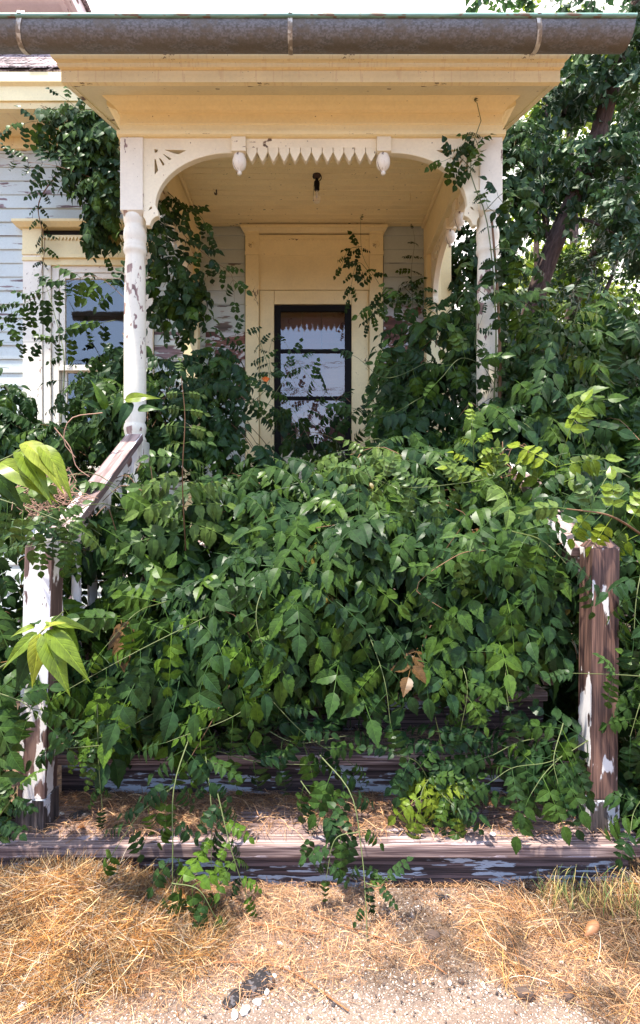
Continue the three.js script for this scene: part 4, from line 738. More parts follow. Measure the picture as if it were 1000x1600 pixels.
{
  const v = new Plant('hanging_vine', 'vine hanging from the left porch beam with a drooping string of leaves', 'vine');
  v.mass([[262, 440, 4.2, .17, .26, .2], [300, 420, 4.15, .16, .13, .14], [245, 380, 4.1, .1, .22, .16], [280, 500, 4.3, .2, .15, .16]], { n: 95, size: 0.17, geos: mx(G.five, G.round), mats: mx(LEAF.deep, LEAF.dusk, LEAF.mid), keep: (q) => { const [X, Y] = XY(q); return clear(q) && X < 345 - 0.5 * Math.max(0, 440 - Y) && X < 335 && Y < 545; } });
  v.shoot(px([250, 310, 4.0], [290, 370, 4.0], [330, 405, 3.95], [362, 430, 3.9], [366, 465, 3.9]), { pairs: 7, size0: 0.17, size1: 0.11, geos: mx(G.five, G.round), mats: mx(LEAF.deep, LEAF.dusk), down: 0.7, brown: true });
  v.shoot(px([262, 300, 4.02], [290, 325, 3.95], [315, 340, 3.92], [325, 365, 3.92]), { pairs: 5, size0: 0.13, size1: 0.1, geos: G.round, mats: LEAF.dusk, down: 0.9 });
  v.shoot(px([240, 300, 3.95], [252, 330, 3.9], [262, 375, 3.9]), { pairs: 4, size0: 0.14, size1: 0.1, geos: G.round, mats: LEAF.dusk, down: 0.8 });
  v.done();
}
{
  const v = new Plant('climbing_vine', 'dark small-leaved vine strand on the right edge of the door trim', 'vine');
  v.shoot(px([640, 520, 4.6], [590, 440, 4.75], [567, 400, 4.8], [563, 345, 4.85]), { pairs: 4, size0: 0.15, size1: 0.07, geos: G.round, mats: LEAF.dusk, down: 0.7 });
  v.shoot(px([580, 430, 4.75], [560, 410, 4.7], [545, 465, 4.7]), { pairs: 4, size0: 0.13, size1: 0.1, geos: G.round, mats: LEAF.dusk, down: 0.8 });
  v.shoot(px([565, 385, 4.8], [545, 390, 4.75], [533, 415, 4.75]), { pairs: 3, size0: 0.1, size1: 0.09, geos: G.round, mats: LEAF.dusk, down: 0.8 });
  v.shoot(px([600, 450, 4.7], [590, 480, 4.7], [575, 505, 4.7]), { pairs: 4, size0: 0.13, size1: 0.09, geos: G.round, mats: LEAF.dusk, down: 0.8 });
  v.done();
}
{
  const v = new Plant('climbing_vine', 'tiny-leaved vine flat on the siding beside the inner right half post', 'vine');
  v.shoot(px([645, 480, 5.08], [643, 420, 5.08], [648, 375, 5.08], [645, 358, 5.08]), { pairs: 5, size0: 0.15, size1: 0.05, geos: G.small, mats: LEAF.dusk, down: 0.3 });
  v.shoot(px([643, 460, 5.07], [625, 445, 5.06], [622, 470, 5.06]), { pairs: 3, size0: 0.12, size1: 0.1, geos: G.round, mats: LEAF.dusk, down: 0.6 });
  v.shoot(px([644, 455, 5.07], [660, 450, 5.0], [662, 480, 5.0]), { pairs: 3, size0: 0.12, size1: 0.1, geos: G.round, mats: LEAF.dusk, down: 0.6 });
  v.done();
}
{
  const v = new Plant('climbing_vine', 'vine reaching across the black screen door glass', 'vine');
  v.mass([[450, 660, 4.75, .20, .18, .10], [520, 640, 4.75, .22, .12, .10], [490, 690, 4.6, .36, .14, .15]], { n: 75, size: 0.17, geos: mx(G.five, G.round), mats: mx(LEAF.dusk, LEAF.deep), layers: [1, 0.5] });
  v.shoot(px([590, 680, 4.2], [530, 630, 4.3], [480, 585, 4.4], [445, 535, 4.5]), { pairs: 7, size0: 0.2, size1: 0.1, geos: mx(G.five, G.small), mats: mx(LEAF.mid, LEAF.deep), down: 0.4 });
  v.shoot(px([500, 720, 4.2], [470, 660, 4.35], [446, 620, 4.5]), { pairs: 4, size0: 0.14, size1: 0.1, geos: G.round, mats: LEAF.dusk, down: 0.5 });
  v.shoot(px([424, 590, 4.9], [420, 555, 4.95], [424, 535, 4.98]), { pairs: 3, size0: 0.12, size1: 0.08, geos: G.round, mats: LEAF.dusk, down: 0.5 });
  v.done(G.five[2]);
}
// ---------------------------------------------------------------- vines on the left wall
{
  const v = new Plant('wall_vine', 'thick creeper hanging under the eave left of the porch', 'vine');
  v.mass([[135, 230, 4.75, .30, .30, .2], [165, 300, 4.7, .18, .36, .18], [95, 190, 4.7, .3, .16, .18], [150, 350, 4.75, .16, .16, .12], [175, 200, 4.6, .12, .2, .15]], { n: 380, size: 0.18, geos: mx(G.big, G.round), mats: mx(LEAF.deep, LEAF.mid), keep: (q) => { const [X, Y] = XY(q); return clear(q) && q.z > -5.08 && Y > 160 && Y < 392 && X < 190 && X > (Y < 235 ? 50 : Y < 300 ? 90 : 125) } });
  v.shoot(px([150, 280, 4.55], [90, 260, 4.5], [20, 250, 4.5], [0, 245, 4.5]), { pairs: 6, size0: 0.2, size1: 0.13, geos: mx(G.big, G.small), mats: mx(LEAF.mid, LEAF.sunny), down: 0.2, brown: true });
  v.shoot(px([110, 190, 4.6], [50, 190, 4.55], [20, 200, 4.5]), { pairs: 4, size0: 0.17, size1: 0.13, geos: G.round, mats: LEAF.mid, down: 0.5 });
  v.shoot(px([90, 270, 4.9], [60, 320, 5.0], [70, 380, 5.05], [64, 430, 5.08]), { pairs: 7, size0: 0.14, size1: 0.08, geos: G.small, mats: LEAF.mid, down: 0.3, brown: true, r: 0.006 });
  v.shoot(px([130, 180, 4.6], [110, 160, 4.5], [95, 150, 4.45]), { pairs: 3, size0: 0.16, size1: 0.1, geos: G.round, mats: mx(LEAF.mid, LEAF.pale), down: 0.2 });
  v.shoot(px([165, 330, 4.6], [150, 370, 4.6], [165, 400, 4.6]), { pairs: 3, size0: 0.17, size1: 0.14, geos: G.round, mats: LEAF.dusk, down: 0.8 });
  v.done(G.big[0]);
}
{
  const v = new Plant('wall_vine', 'sparse vine branch arching in front of the left window', 'vine');
  v.shoot(px([200, 470, 4.2], [150, 432, 4.2], [95, 445, 4.25], [45, 470, 4.3], [0, 490, 4.35]), { pairs: 10, size0: 0.2, size1: 0.14, geos: mx(G.five, G.round), mats: mx(LEAF.deep, LEAF.mid), down: 0.7, brown: true });
  v.shoot(px([180, 500, 4.3], [140, 510, 4.3], [100, 530, 4.35], [10, 535, 4.4]), { pairs: 6, size0: 0.16, size1: 0.14, geos: G.round, mats: LEAF.deep, down: 0.8 });
  v.shoot(px([95, 660, 4.4], [100, 560, 4.6], [85, 490, 4.8], [70, 440, 4.95]), { pairs: 6, size0: 0.16, size1: 0.1, geos: G.five, mats: mx(LEAF.deep, LEAF.mid), down: 0.6, r: 0.006 });
  v.shoot(px([70, 470, 4.4], [30, 500, 4.4], [0, 520, 4.4]), { pairs: 4, size0: 0.16, size1: 0.12, geos: G.five, mats: LEAF.mid, down: 0.6 });
  v.mass([[150, 590, 4.1, .28, .22, .2], [170, 540, 4.0, .18, .18, .15]], { n: 90, size: 0.18, geos: mx(G.big, G.five), mats: mx(LEAF.deep, LEAF.mid), keep: (q) => { const [X, Y] = XY(q); return clear(q) && Y > 520 + Math.max(0, 185 - X) * 0.95; } });
  v.done(G.five[0]);
}
{
  const v = new Plant('shrub', 'dark leafy shrub below the left window at the photo edge', 'shrub');
  v.mass([[15, 640, 4.3, .30, .30, .25], [60, 720, 4.1, .40, .24, .3], [130, 700, 4.0, .3, .24, .25], [160, 640, 3.9, .16, .22, .2], [-20, 720, 4, .3, .5, .3], [110, 780, 3.6, .36, .2, .25]], { n: 520, size: 0.19, geos: mx(G.five, G.long), mats: mx(LEAF.deep, LEAF.mid, LEAF.dusk), keep: (q) => { const [X, Y] = XY(q); return clear(q) && Y > (X < 62 ? 560 : X < 150 ? 655 : 580); } });
  v.done(G.five[1]);
}
{
  const v = new Plant('dry_twig_tangle', 'pale dry twig tangle in the greenery left of the handrail', 'twigs');
  const c0 = P(75, 775, 2.6);
  for (let k = 0; k < 150; k++) { const a = c0.clone().add(new THREE.Vector3(rr(-.14, .14), rr(-.10, .09), rr(-.06, .08))), b = a.clone().add(new THREE.Vector3(rr(-.1, .12), rr(-.12, .1), rr(-.05, .06))), m = a.clone().lerp(b, 0.5).add(rv(0.03)); v.stem([a, m, b], 0.0022, 0.0012, true, 5); }
  v.stem(px([45, 735, 2.4], [70, 765, 2.5], [110, 790, 2.55], [140, 800, 2.6]), 0.003, 0.002, true); v.stem(px([85, 668, 2.6], [110, 700, 2.6], [120, 730, 2.6], [140, 745, 2.6]), 0.003, 0.002, true);
  v.stem(px([160, 645, 2.7], [110, 655, 2.6], [100, 690, 2.6], [118, 715, 2.6]), 0.003, 0.002, true);
  v.stemMat = std({ color: new THREE.Color(0.33, 0.19, 0.13), roughness: 0.9 }); v.stemName = 'twig'; v.done();
}
// ---------------------------------------------------------------- greenery at the left and right edges, close by
{
  const v = new Plant('shrub', 'green shrub at the left edge around the flaking post', 'shrub');
  v.mass([[20, 860, 2.42, .28, .22, .2], [10, 960, 2.30, .16, .2, .16], [25, 1090, 2.16, .16, .2, .12], [110, 830, 2.55, .24, .14, .2], [195, 790, 2.85, .16, .14, .12], [225, 745, 3.2, .14, .16, .10], [190, 770, 3.0, .12, .10, .10], [-20, 1150, 2.3, .2, .3, .2], [150, 780, 2.8, .2, .14, .2], [-10, 1210, 2.2, .12, .2, .12], [95, 1050, 3.0, .12, .35, .3], [60, 1000, 2.8, .12, .3, .2]], { n: 330, size: 0.2, geos: mx(G.five, G.big), mats: mx(LEAF.mid, LEAF.pale, LEAF.deep), keep: clear });
  v.shoot(px([120, 850, 2.3], [90, 845, 2.12], [40, 855, 2.06]), { pairs: 5, size0: 0.13, size1: 0.09, geos: G.small, mats: mx(LEAF.pale, LEAF.mid), down: 0.3 });
  v.shoot(px([-10, 1080, 2.0], [40, 1100, 1.96], [70, 1130, 1.94]), { pairs: 3, size0: 0.17, size1: 0.13, geos: G.five, mats: LEAF.mid, down: 0.4 });
  v.shoot(px([-20, 1300, 1.98], [10, 1260, 1.95], [30, 1230, 1.94]), { pairs: 4, size0: 0.11, size1: 0.08, geos: G.small, mats: LEAF.sunny, down: 0 });
  v.shoot(px([0, 780, 2.2], [60, 800, 2.15], [120, 825, 2.12]), { pairs: 4, size0: 0.15, size1: 0.12, geos: G.five, mats: LEAF.pale, down: 0.3 });
  v.done(G.five[2]);
}
{
  const v = new Plant('shrub', 'tall leafy shrub at the right edge outside the brown post', 'shrub');
  v.mass([[975, 800, 2.6, .26, .24, .25], [1000, 940, 2.45, .16, .26, .2], [1010, 1080, 2.4, .14, .26, .2], [900, 770, 2.9, .24, .2, .25], [1020, 1220, 2.35, .14, .2, .18], [965, 1160, 2.75, .1, .35, .15], [970, 960, 2.75, .15, .3, .12], [885, 1050, 3.15, .14, .3, .2], [885, 1040, 3.6, .26, .5, .3]], { n: 330, size: 0.22, geos: mx(G.big, G.long), mats: mx(LEAF.deep, LEAF.mid), keep: (q) => clear(q) });
  v.shoot(px([1010, 860, 2.2], [995, 930, 2.12], [990, 1000, 2.08]), { pairs: 4, size0: 0.17, size1: 0.14, geos: G.five, mats: LEAF.mid, down: 0.4 });
  v.shoot(px([1020, 1050, 2.2], [1000, 1100, 2.1], [985, 1150, 2.08]), { pairs: 4, size0: 0.17, size1: 0.13, geos: G.five, mats: mx(LEAF.mid, LEAF.pale), down: 0.5 });
  v.shoot(px([1020, 1058, 2.1], [960, 1054, 2.0], [895, 1052, 1.96]), { pairs: 2, size0: 0.10, size1: 0.08, geos: G.small, mats: LEAF.mid, down: 0.5 });
  v.shoot(px([1010, 840, 2.3], [950, 805, 2.15], [885, 795, 2.1]), { pairs: 4, size0: 0.17, size1: 0.14, geos: G.five, mats: mx(LEAF.lime, LEAF.pale), down: 0.1, r: 0.006, brown: true });
  v.shoot(px([1010, 1240, 2.2], [990, 1270, 2.1], [985, 1300, 2.05]), { pairs: 3, size0: 0.15, size1: 0.12, geos: G.long, mats: LEAF.mid, down: 0.6 });
  v.done(G.long[0]);
}
{
  const v = new Plant('shrub', 'tall weeping shrub right of the porch with long drooping leaves', 'shrub');
  v.mass([[880, 620, 3.9, .40, .50, .3], [940, 560, 4.1, .34, .44, .3], [980, 690, 3.6, .34, .40, .3], [850, 540, 4.3, .28, .36, .25], [900, 720, 3.4, .4, .26, .3]], { n: 460, size: 0.23, geos: G.long, mats: mx(LEAF.deep, LEAF.deep, LEAF.mid), keep: clear, droop: 1.1 });
  v.shoot(px([870, 590, 3.4], [890, 530, 3.3], [905, 470, 3.25]), { pairs: 6, size0: 0.2, size1: 0.14, geos: G.long, mats: mx(LEAF.pale, LEAF.lime), down: 0.1, r: 0.005 });
  v.shoot(px([960, 600, 3.4], [900, 560, 3.3], [870, 590, 3.25]), { pairs: 4, size0: 0.22, size1: 0.18, geos: G.long, mats: LEAF.mid, down: 0.6 });
  v.shoot(px([850, 640, 3.3], [900, 660, 3.1], [920, 720, 3.05]), { pairs: 4, size0: 0.22, size1: 0.16, geos: G.five, mats: mx(LEAF.pale, LEAF.mid), down: 0.3 });
  v.done(G.long[1]);
}
// ---------------------------------------------------------------- bright glossy twigs at the left
const glossy = (name, label, hub, twigPts, leaves) => {
  const v = new Plant(name, label, 'twig'); v.stem(px(...twigPts), 0.0035, 0.002, false);
  const h = P(...hub);
  for (const [bx, by, bd, tx, ty, td, len, mats, up] of leaves) { const a = P(bx, by, bd), b = P(tx, ty, td), dir = b.clone().sub(a), cam = CAM.clone().sub(a).normalize(); v.leaf(a, dir, UP.clone().multiplyScalar(up ?? 0.5).addScaledVector(cam, 0.8).add(rv(0.15)), dir.length() * (len || 1.06), G.one, mats); }
  v.done(); return v;
};
glossy('broadleaf_twig', 'cluster of glossy lime leaves in front of the flaking left post', [65, 985, 1.78], [[-30, 1060, 1.8], [20, 1030, 1.79], [62, 990, 1.78], [100, 955, 1.77]], [
  [58, 988, 1.78, 6, 1030, 1.7, 1.1, LEAF.lime], [62, 990, 1.77, 52, 1060, 1.69, 1.05, LEAF.yellow, 0.2], [68, 990, 1.77, 100, 1065, 1.68, 1.05, LEAF.lime, 0.2], [74, 984, 1.77, 132, 1038, 1.7, 1.05, LEAF.lime], [52, 1000, 1.79, 30, 1080, 1.72, 1.0, LEAF.sunny, 0.1], [70, 972, 1.78, 140, 965, 1.8, 1.0, LEAF.lime, 0.9], [55, 978, 1.79, 20, 985, 1.74, 1.0, LEAF.lime, 0.9], [80, 966, 1.78, 142, 1008, 1.84, 1.0, LEAF.sunny], [60, 975, 1.78, 45, 960, 1.86, 1.0, LEAF.sunny, 0.9], [66, 985, 1.78, 84, 962, 1.74, 1.0, LEAF.yellow, 1]]);
glossy('broadleaf_twig', 'bright yellow-green drooping leaves at the left edge above the dry twigs', [20, 715, 1.75], [[-40, 735, 1.75], [0, 720, 1.75], [28, 706, 1.75], [45, 690, 1.76]], [
  [38, 690, 1.75, 84, 722, 1.66, 1.15, LEAF.yellow, 0.9], [30, 705, 1.75, 70, 745, 1.66, 1.1, LEAF.lime], [62, 695, 1.74, 114, 746, 1.68, 1.05, LEAF.lime], [0, 722, 1.74, 62, 752, 1.66, 1.05, LEAF.lime, 0.2], [20, 708, 1.75, 102, 712, 1.78, 1.0, LEAF.lime, 0.9], [-20, 700, 1.75, 5, 660, 1.75, 1.0, LEAF.sunny], [-10, 735, 1.75, 30, 790, 1.72, 1.0, LEAF.sunny, 0.2]]);
glossy('broadleaf_twig', 'olive young leaves crossing in front of the lower left porch post', [205, 625, 3.1], [[150, 640, 3.15], [185, 628, 3.12], [210, 618, 3.1]], [
  [195, 625, 3.1, 232, 612, 3.05, 1.1, LEAF.lime], [190, 620, 3.1, 180, 640, 3.05, 1.4, LEAF.mid], [205, 628, 3.1, 190, 650, 3.02, 1.4, LEAF.sunny], [160, 640, 3.12, 140, 625, 3.05, 1.3, LEAF.sunny], [165, 640, 3.12, 155, 605, 3.05, 1.2, LEAF.sunny], [215, 640, 3.1, 240, 632, 3.05, 1.1, LEAF.pale]]);
// ---------------------------------------------------------------- trailing and young shoots on the steps and ground
{
  const spray = (label, shoots, name = 'trailing_vine', group) => { const v = new Plant(name, label, 'vine', group); shoots.forEach(([pts, o]) => v.shoot(px(...pts), { geos: G.five, mats: LEAF.sunny, size0: 0.14, size1: 0.1, pairs: 5, down: 0.5, ...o })); v.done(); };
  spray('long trailing vine hanging over the bottom step to the straw at left', [[[[300, 1140, 2.16], [272, 1230, 2.02], [270, 1330, 1.95], [268, 1440, 1.90], [258, 1530, 1.80]], { pairs: 6, size0: 0.16, size1: 0.07, geos: G.five, r: 0.003 }], [[[270, 1230, 2.02], [220, 1270, 1.98], [185, 1320, 1.95]], { pairs: 3, size0: 0.14, size1: 0.12 }], [[[268, 1380, 1.93], [310, 1390, 1.9], [335, 1430, 1.88]], { pairs: 3, size0: 0.13, size1: 0.1, geos: G.round }]]);
  spray('thin vine hanging straight down left on the bottom step', [[[[152, 1100, 2.16], [154, 1190, 2.10], [160, 1265, 2.08]], { pairs: 4, size0: 0.10, size1: 0.09, geos: G.small, r: 0.003 }], [[[155, 1165, 2.1], [120, 1168, 2.06], [96, 1170, 2.04]], { pairs: 3, size0: 0.08, size1: 0.07, geos: G.small }]]);
  spray('trailing vine with small leaves over the bottom step left of centre', [[[[320, 1170, 2.16], [330, 1260, 2.04], [330, 1350, 1.98]], { pairs: 4, size0: 0.11, size1: 0.06, geos: mx(G.five, G.small) }], [[[340, 1240, 2.06], [362, 1330, 1.96], [385, 1400, 1.93]], { pairs: 5, size0: 0.12, size1: 0.07, geos: G.small }]]);
  spray('lone trailing vine right of centre with a bare red tip on the concrete', [[[[500, 1180, 2.2], [548, 1240, 2.08], [565, 1330, 1.99], [572, 1420, 1.9], [575, 1550, 1.78]], { pairs: 6, size0: 0.15, size1: 0.02, geos: G.five, mats: LEAF.mid, r: 0.003, tip: false }], [[[560, 1300, 2.0], [525, 1310, 1.98], [510, 1370, 1.94]], { pairs: 4, size0: 0.1, size1: 0.08, geos: G.round, mats: LEAF.mid }], [[[572, 1380, 1.93], [590, 1385, 1.92], [605, 1372, 1.91]], { pairs: 2, size0: 0.08, size1: 0.08, geos: G.small, mats: LEAF.mid }]]);
  spray('low leafy vine across the middle of the second step', [[[[300, 1160, 2.28], [400, 1190, 2.24], [480, 1195, 2.22]], { pairs: 4, size0: 0.16, size1: 0.12, geos: G.big, mats: mx(LEAF.mid, LEAF.deep) }], [[[400, 1130, 2.3], [460, 1160, 2.26], [540, 1150, 2.24]], { pairs: 4, size0: 0.17, size1: 0.12, geos: G.five, mats: LEAF.deep }], [[[470, 1220, 2.2], [500, 1270, 2.12], [490, 1300, 2.09]], { pairs: 3, size0: 0.13, size1: 0.1, geos: G.five, mats: LEAF.mid }]]);
  spray('young glossy seedlings on the step right of centre', [[[[690, 1250, 2.28], [690, 1170, 2.26], [680, 1120, 2.26]], { pairs: 5, size0: 0.15, size1: 0.12, geos: G.small, mats: LEAF.deep, down: 0.2 }], [[[720, 1240, 2.26], [730, 1170, 2.24], [745, 1140, 2.24]], { pairs: 5, size0: 0.14, size1: 0.1, geos: G.small, mats: LEAF.deep, down: 0.2 }], [[[680, 1240, 2.26], [650, 1190, 2.22], [620, 1180, 2.2]], { pairs: 4, size0: 0.14, size1: 0.12, geos: G.small, mats: LEAF.mid, down: 0.2 }], [[[720, 1250, 2.24], [690, 1240, 2.18], [712, 1262, 2.14]], { pairs: 4, size0: 0.14, size1: 0.12, geos: G.small, mats: LEAF.deep }]], 'seedling');
  spray('yellowing sprig on the step right of centre', [[[[672, 1215, 2.24], [660, 1235, 2.18], [655, 1262, 2.15]], { pairs: 3, size0: 0.13, size1: 0.12, geos: G.long, mats: LEAF.lime, down: 0.3 }], [[[690, 1230, 2.22], [705, 1255, 2.17], [712, 1272, 2.15]], { pairs: 2, size0: 0.11, size1: 0.1, geos: G.long, mats: mx(LEAF.lime, LEAF.mid), down: 0.3 }]], 'sapling');
  spray('low dark sprays spreading at the foot of the brown post', [[[[930, 1150, 2.22], [860, 1190, 2.12], [800, 1200, 2.1], [770, 1220, 2.08]], { pairs: 5, size0: 0.2, size1: 0.14, geos: G.big, mats: LEAF.deep }], [[[880, 1130, 2.2], [865, 1190, 2.1], [872, 1225, 2.06]], { pairs: 4, size0: 0.19, size1: 0.14, geos: G.big, mats: LEAF.deep }], [[[870, 1150, 2.25], [810, 1160, 2.18], [770, 1180, 2.15]], { pairs: 4, size0: 0.18, size1: 0.14, geos: G.five, mats: LEAF.deep }], [[[890, 1170, 2.16], [850, 1210, 2.08], [830, 1240, 2.05]], { pairs: 3, size0: 0.18, size1: 0.14, geos: G.five, mats: LEAF.deep }]], 'trailing_vine');
}

// ================================================================ TREES AT THE RIGHT AND BEHIND
const leafTree = std({ color: 0xffffff, side: THREE.DoubleSide, roughness: 0.55 });
const treeLeaf = new THREE.MeshPhysicalMaterial({ color: 0xffffff, roughness: 0.5, transmission: 0.45, thickness: 0, side: THREE.DoubleSide, ior: 1.4 });
function tree(label, trunks, clusters, { geo, n, size, cols, group, name = 'tree', keep, lean = 0.6 }) {
  const t = thing(name, label, 'tree', [0, 0, 0], group);
  for (const [pts, r0, r1] of trunks) part(t, r0 > 0.045 ? 'trunk' : 'limb', tube(px(...pts), r0, r1, 14, 9), M.bark);
  const L = [], tot = clusters.reduce((s, c) => s + c[3] * c[4], 0);
  for (const c of clusters) {
    const p = P(c[0], c[1], c[2]), subs = []; for (let k = 0; k < 7; k++) subs.push(rv(0.75).multiply(new THREE.Vector3(c[3], c[4], c[5] || c[3])));
    for (let i = 0, m = Math.round(n * c[3] * c[4] / tot); i < m; i++) {
      const s = pick(subs), u = rv(); if (u.length() > 1) { i--; continue; }
      const q = p.clone().add(s).add(u.multiplyScalar(0.42).multiply(new THREE.Vector3(c[3], c[4], c[5] || c[3])));
      if (keep && !keep(q)) continue;
      L.push(q);
    }
  }
  const im = setUp(new THREE.InstancedMesh(geo, treeLeaf, L.length)); im.name = 'crown'; im.userData = { kind: 'stuff' };
  const col = new THREE.Color();
  L.forEach((q, i) => { const d = new THREE.Vector3(rr(-1, 1), rr(-1.1, 0.5) * lean, rr(-1, 1)), f = UP.clone().multiplyScalar(0.5).add(rv(0.8)); im.setMatrixAt(i, F4(q, d, f).scale(new THREE.Vector3(1, 1, 1).multiplyScalar(size * rr(0.7, 1.3)))); const c = pick(cols), k = rr(0.75, 1.25); col.setRGB(c[0] * k, c[1] * k, c[2] * k); im.setColorAt(i, col); });
  t.add(im); return t;
}
const offHouse = (q) => q.x > 1.75 || -q.z < 2.6;
const openGap = (q) => { const X = CX + q.x / -q.z * FOC, Y = CY - (q.y - EYE) / -q.z * FOC; return offHouse(q) && n2(X / 22, Y / 22, 1.0, 401) < (-q.z < 9 && Y > 360 && Y < 540 && X < 980 ? -0.06 : 0.14) && !(Y < 26 && X < 650 + 60 * n2(X / 30, 3, 1, 403)); };
tree('leaning dark-trunked tree just right of the porch', [
  [[[800, 640, 6.4], [832, 480, 6.3], [862, 390, 6.2], [905, 290, 6.1], [938, 200, 6.0], [960, 120, 5.9], [992, 20, 5.8], [1030, -80, 5.7]], 0.12, 0.075],
  [[[905, 290, 6.1], [940, 250, 5.9], [985, 235, 5.7], [1030, 240, 5.6]], 0.035, 0.012], [[[862, 390, 6.2], [850, 330, 6.3], [848, 250, 6.4], [862, 120, 6.5], [880, 40, 6.5]], 0.035, 0.015],
  [[[880, 340, 6.1], [920, 345, 6.0], [960, 365, 5.9]], 0.022, 0.01], [[[880, 180, 6.3], [895, 120, 6.3], [915, 30, 6.2]], 0.03, 0.012]],
  [[860, 180, 6.3, .55, .5], [920, 120, 6.0, .7, .5], [985, 230, 5.6, .55, .7], [880, 280, 6.2, .55, .45], [830, 330, 6.3, .35, .4], [960, 380, 5.8, .6, .6], [1000, 60, 5.5, .6, .5], [820, 250, 6.5, .4, .4], [740, 5, 6.2, .55, .22], [860, 0, 6.0, .7, .25], [960, -10, 5.8, .6, .3], [670, 12, 6.4, .25, .10]],
  { geo: TW.broad, n: 950, size: 0.24, cols: [[0.036, 0.090, 0.032], [0.048, 0.112, 0.036], [0.065, 0.14, 0.032], [0.034, 0.08, 0.038]], keep: openGap });
tree('fine-leaved tree at the right edge behind the leaning trunk', [
  [[[880, 640, 7.6], [895, 480, 7.5], [915, 430, 7.4], [960, 330, 7.3], [1000, 230, 7.2]], 0.1, 0.05], [[[870, 640, 7.8], [850, 480, 7.7], [838, 400, 7.7], [845, 300, 7.8]], 0.06, 0.03], [[[935, 480, 7.0], [960, 420, 7.0], [975, 350, 6.9]], 0.03, 0.015]],
  [[960, 300, 7.3, .9, .9], [930, 450, 7.2, .8, .6], [1000, 560, 6.6, .7, .8], [860, 440, 7.4, .5, .4], [1010, 150, 7, .8, .8], [890, 540, 7.2, .7, .4], [950, 640, 6.8, .8, .5]],
  { geo: TW.fine, n: 1900, size: 0.30, cols: [[0.05, 0.125, 0.03], [0.07, 0.15, 0.03], [0.038, 0.09, 0.03]], keep: openGap });
tree('sunlit yellow-green tree far behind the others at right', [
  [[[900, 700, 11], [900, 450, 11], [890, 200, 11]], 0.14, 0.06]],
  [[870, 460, 11, 1.2, 1.0], [960, 400, 11.5, 1.6, 1.5], [900, 250, 11.5, 1.3, 1.6], [840, 420, 11, .7, .7], [1000, 560, 11, 1.3, 1.4], [960, 120, 12, 1.5, 1.4], [860, 100, 12, 0.9, 1.2], [820, 560, 11, 0.8, 1.0], [900, 640, 11, 1.5, 1.2]],
  { geo: TW.far, n: 2400, size: 0.40, cols: [[0.24, 0.32, 0.022], [0.32, 0.38, 0.025], [0.15, 0.24, 0.022]], keep: openGap });
tree('deep green hedge tree standing low behind the right shrubs', [[[[960, 900, 9], [955, 700, 9], [960, 560, 9]], 0.1, 0.05]],
  [[950, 640, 9, 1.2, .9], [1010, 740, 8.5, 1.2, 1.2], [860, 700, 9, .9, .8], [750, 640, 9, .6, 1.0], [790, 540, 9.5, .6, .9]],
  { geo: TW.far, n: 2000, size: 0.36, cols: [[0.03, 0.075, 0.025], [0.04, 0.09, 0.025]], keep: offHouse });
// dense growth right of the porch against the house corner
{
  const v = new Plant('tall_shrub', 'very dark leafy growth in the gap behind the right porch post', 'shrub');
  v.mass([[800, 250, 5.6, .22, .45, .2], [800, 340, 5.6, .22, .4, .2], [735, 420, 5.6, .5, .5, .3], [770, 460, 5.4, .4, .3, .2], [720, 440, 5.3, .25, .4, .2]], { n: 330, size: 0.20, geos: mx(G.round, G.five), mats: mx(LEAF.dusk, LEAF.deep), keep: (q) => { const X = CX + q.x / -q.z * FOC, Y = CY - (q.y - EYE) / -q.z * FOC; return q.x > 1.27 && X < 850 && clear(q); } });
  v.done(G.five[0]);
}
// the street side, seen only in the glass: a row of trees and two cables
{
  const cols = [[0.05, 0.11, 0.04], [0.035, 0.08, 0.03]];
  const base = thing('street_tree', 'round street tree across the road behind the camera, leftmost seen in the glass', 'tree', [-9, 0, 22]);
  part(base, 'trunk', tube([new THREE.Vector3(0, 0, 0), new THREE.Vector3(0.1, 1.5, 0), new THREE.Vector3(0, 3, 0)], 0.25, 0.15, 6, 8), M.bark);
  const im = setUp(new THREE.InstancedMesh(TW.far, treeLeaf, 900)); im.name = 'crown'; im.userData = { kind: 'stuff' };
  for (let i = 0; i < 900; i++) { const u = rv(); u.normalize().multiplyScalar(rr(0.5, 1)); const q = new THREE.Vector3(u.x * 3.2, 4.0 + u.y * 2.4, u.z * 3); im.setMatrixAt(i, F4(q, rv(), UP.clone().add(rv(0.8))).scale(new THREE.Vector3(1, 1, 1).multiplyScalar(rr(0.8, 1.3)))); const c = pick(cols); im.setColorAt(i, new THREE.Color(...c)); }
  base.add(im);
  [[-2.5, 24, 0.85, 'small'], [4, 23, 1.05, 'broad'], [11, 25, 1.25, 'tall']].forEach(([x, z, s, w]) => { const c = base.clone(); c.name = numbered('street_tree'); c.position.set(x, 0, z); c.scale.setScalar(s); c.userData = { label: w + ' street tree across the road behind the camera', category: 'tree' }; scene.add(c); });
  for (const [y, k] of [[8.2, 0], [7.2, 1]]) single('overhead_cable', tube([new THREE.Vector3(-30, y + 0.6, 16 + k), new THREE.Vector3(0, y - 0.4, 16 + k), new THREE.Vector3(30, y, 16 + k)], 0.03, 0.03, 30, 5), M.black, k ? 'lower black cable strung across the street, seen in the door glass' : 'upper black cable strung across the street, seen in the door glass', 'cable');
}

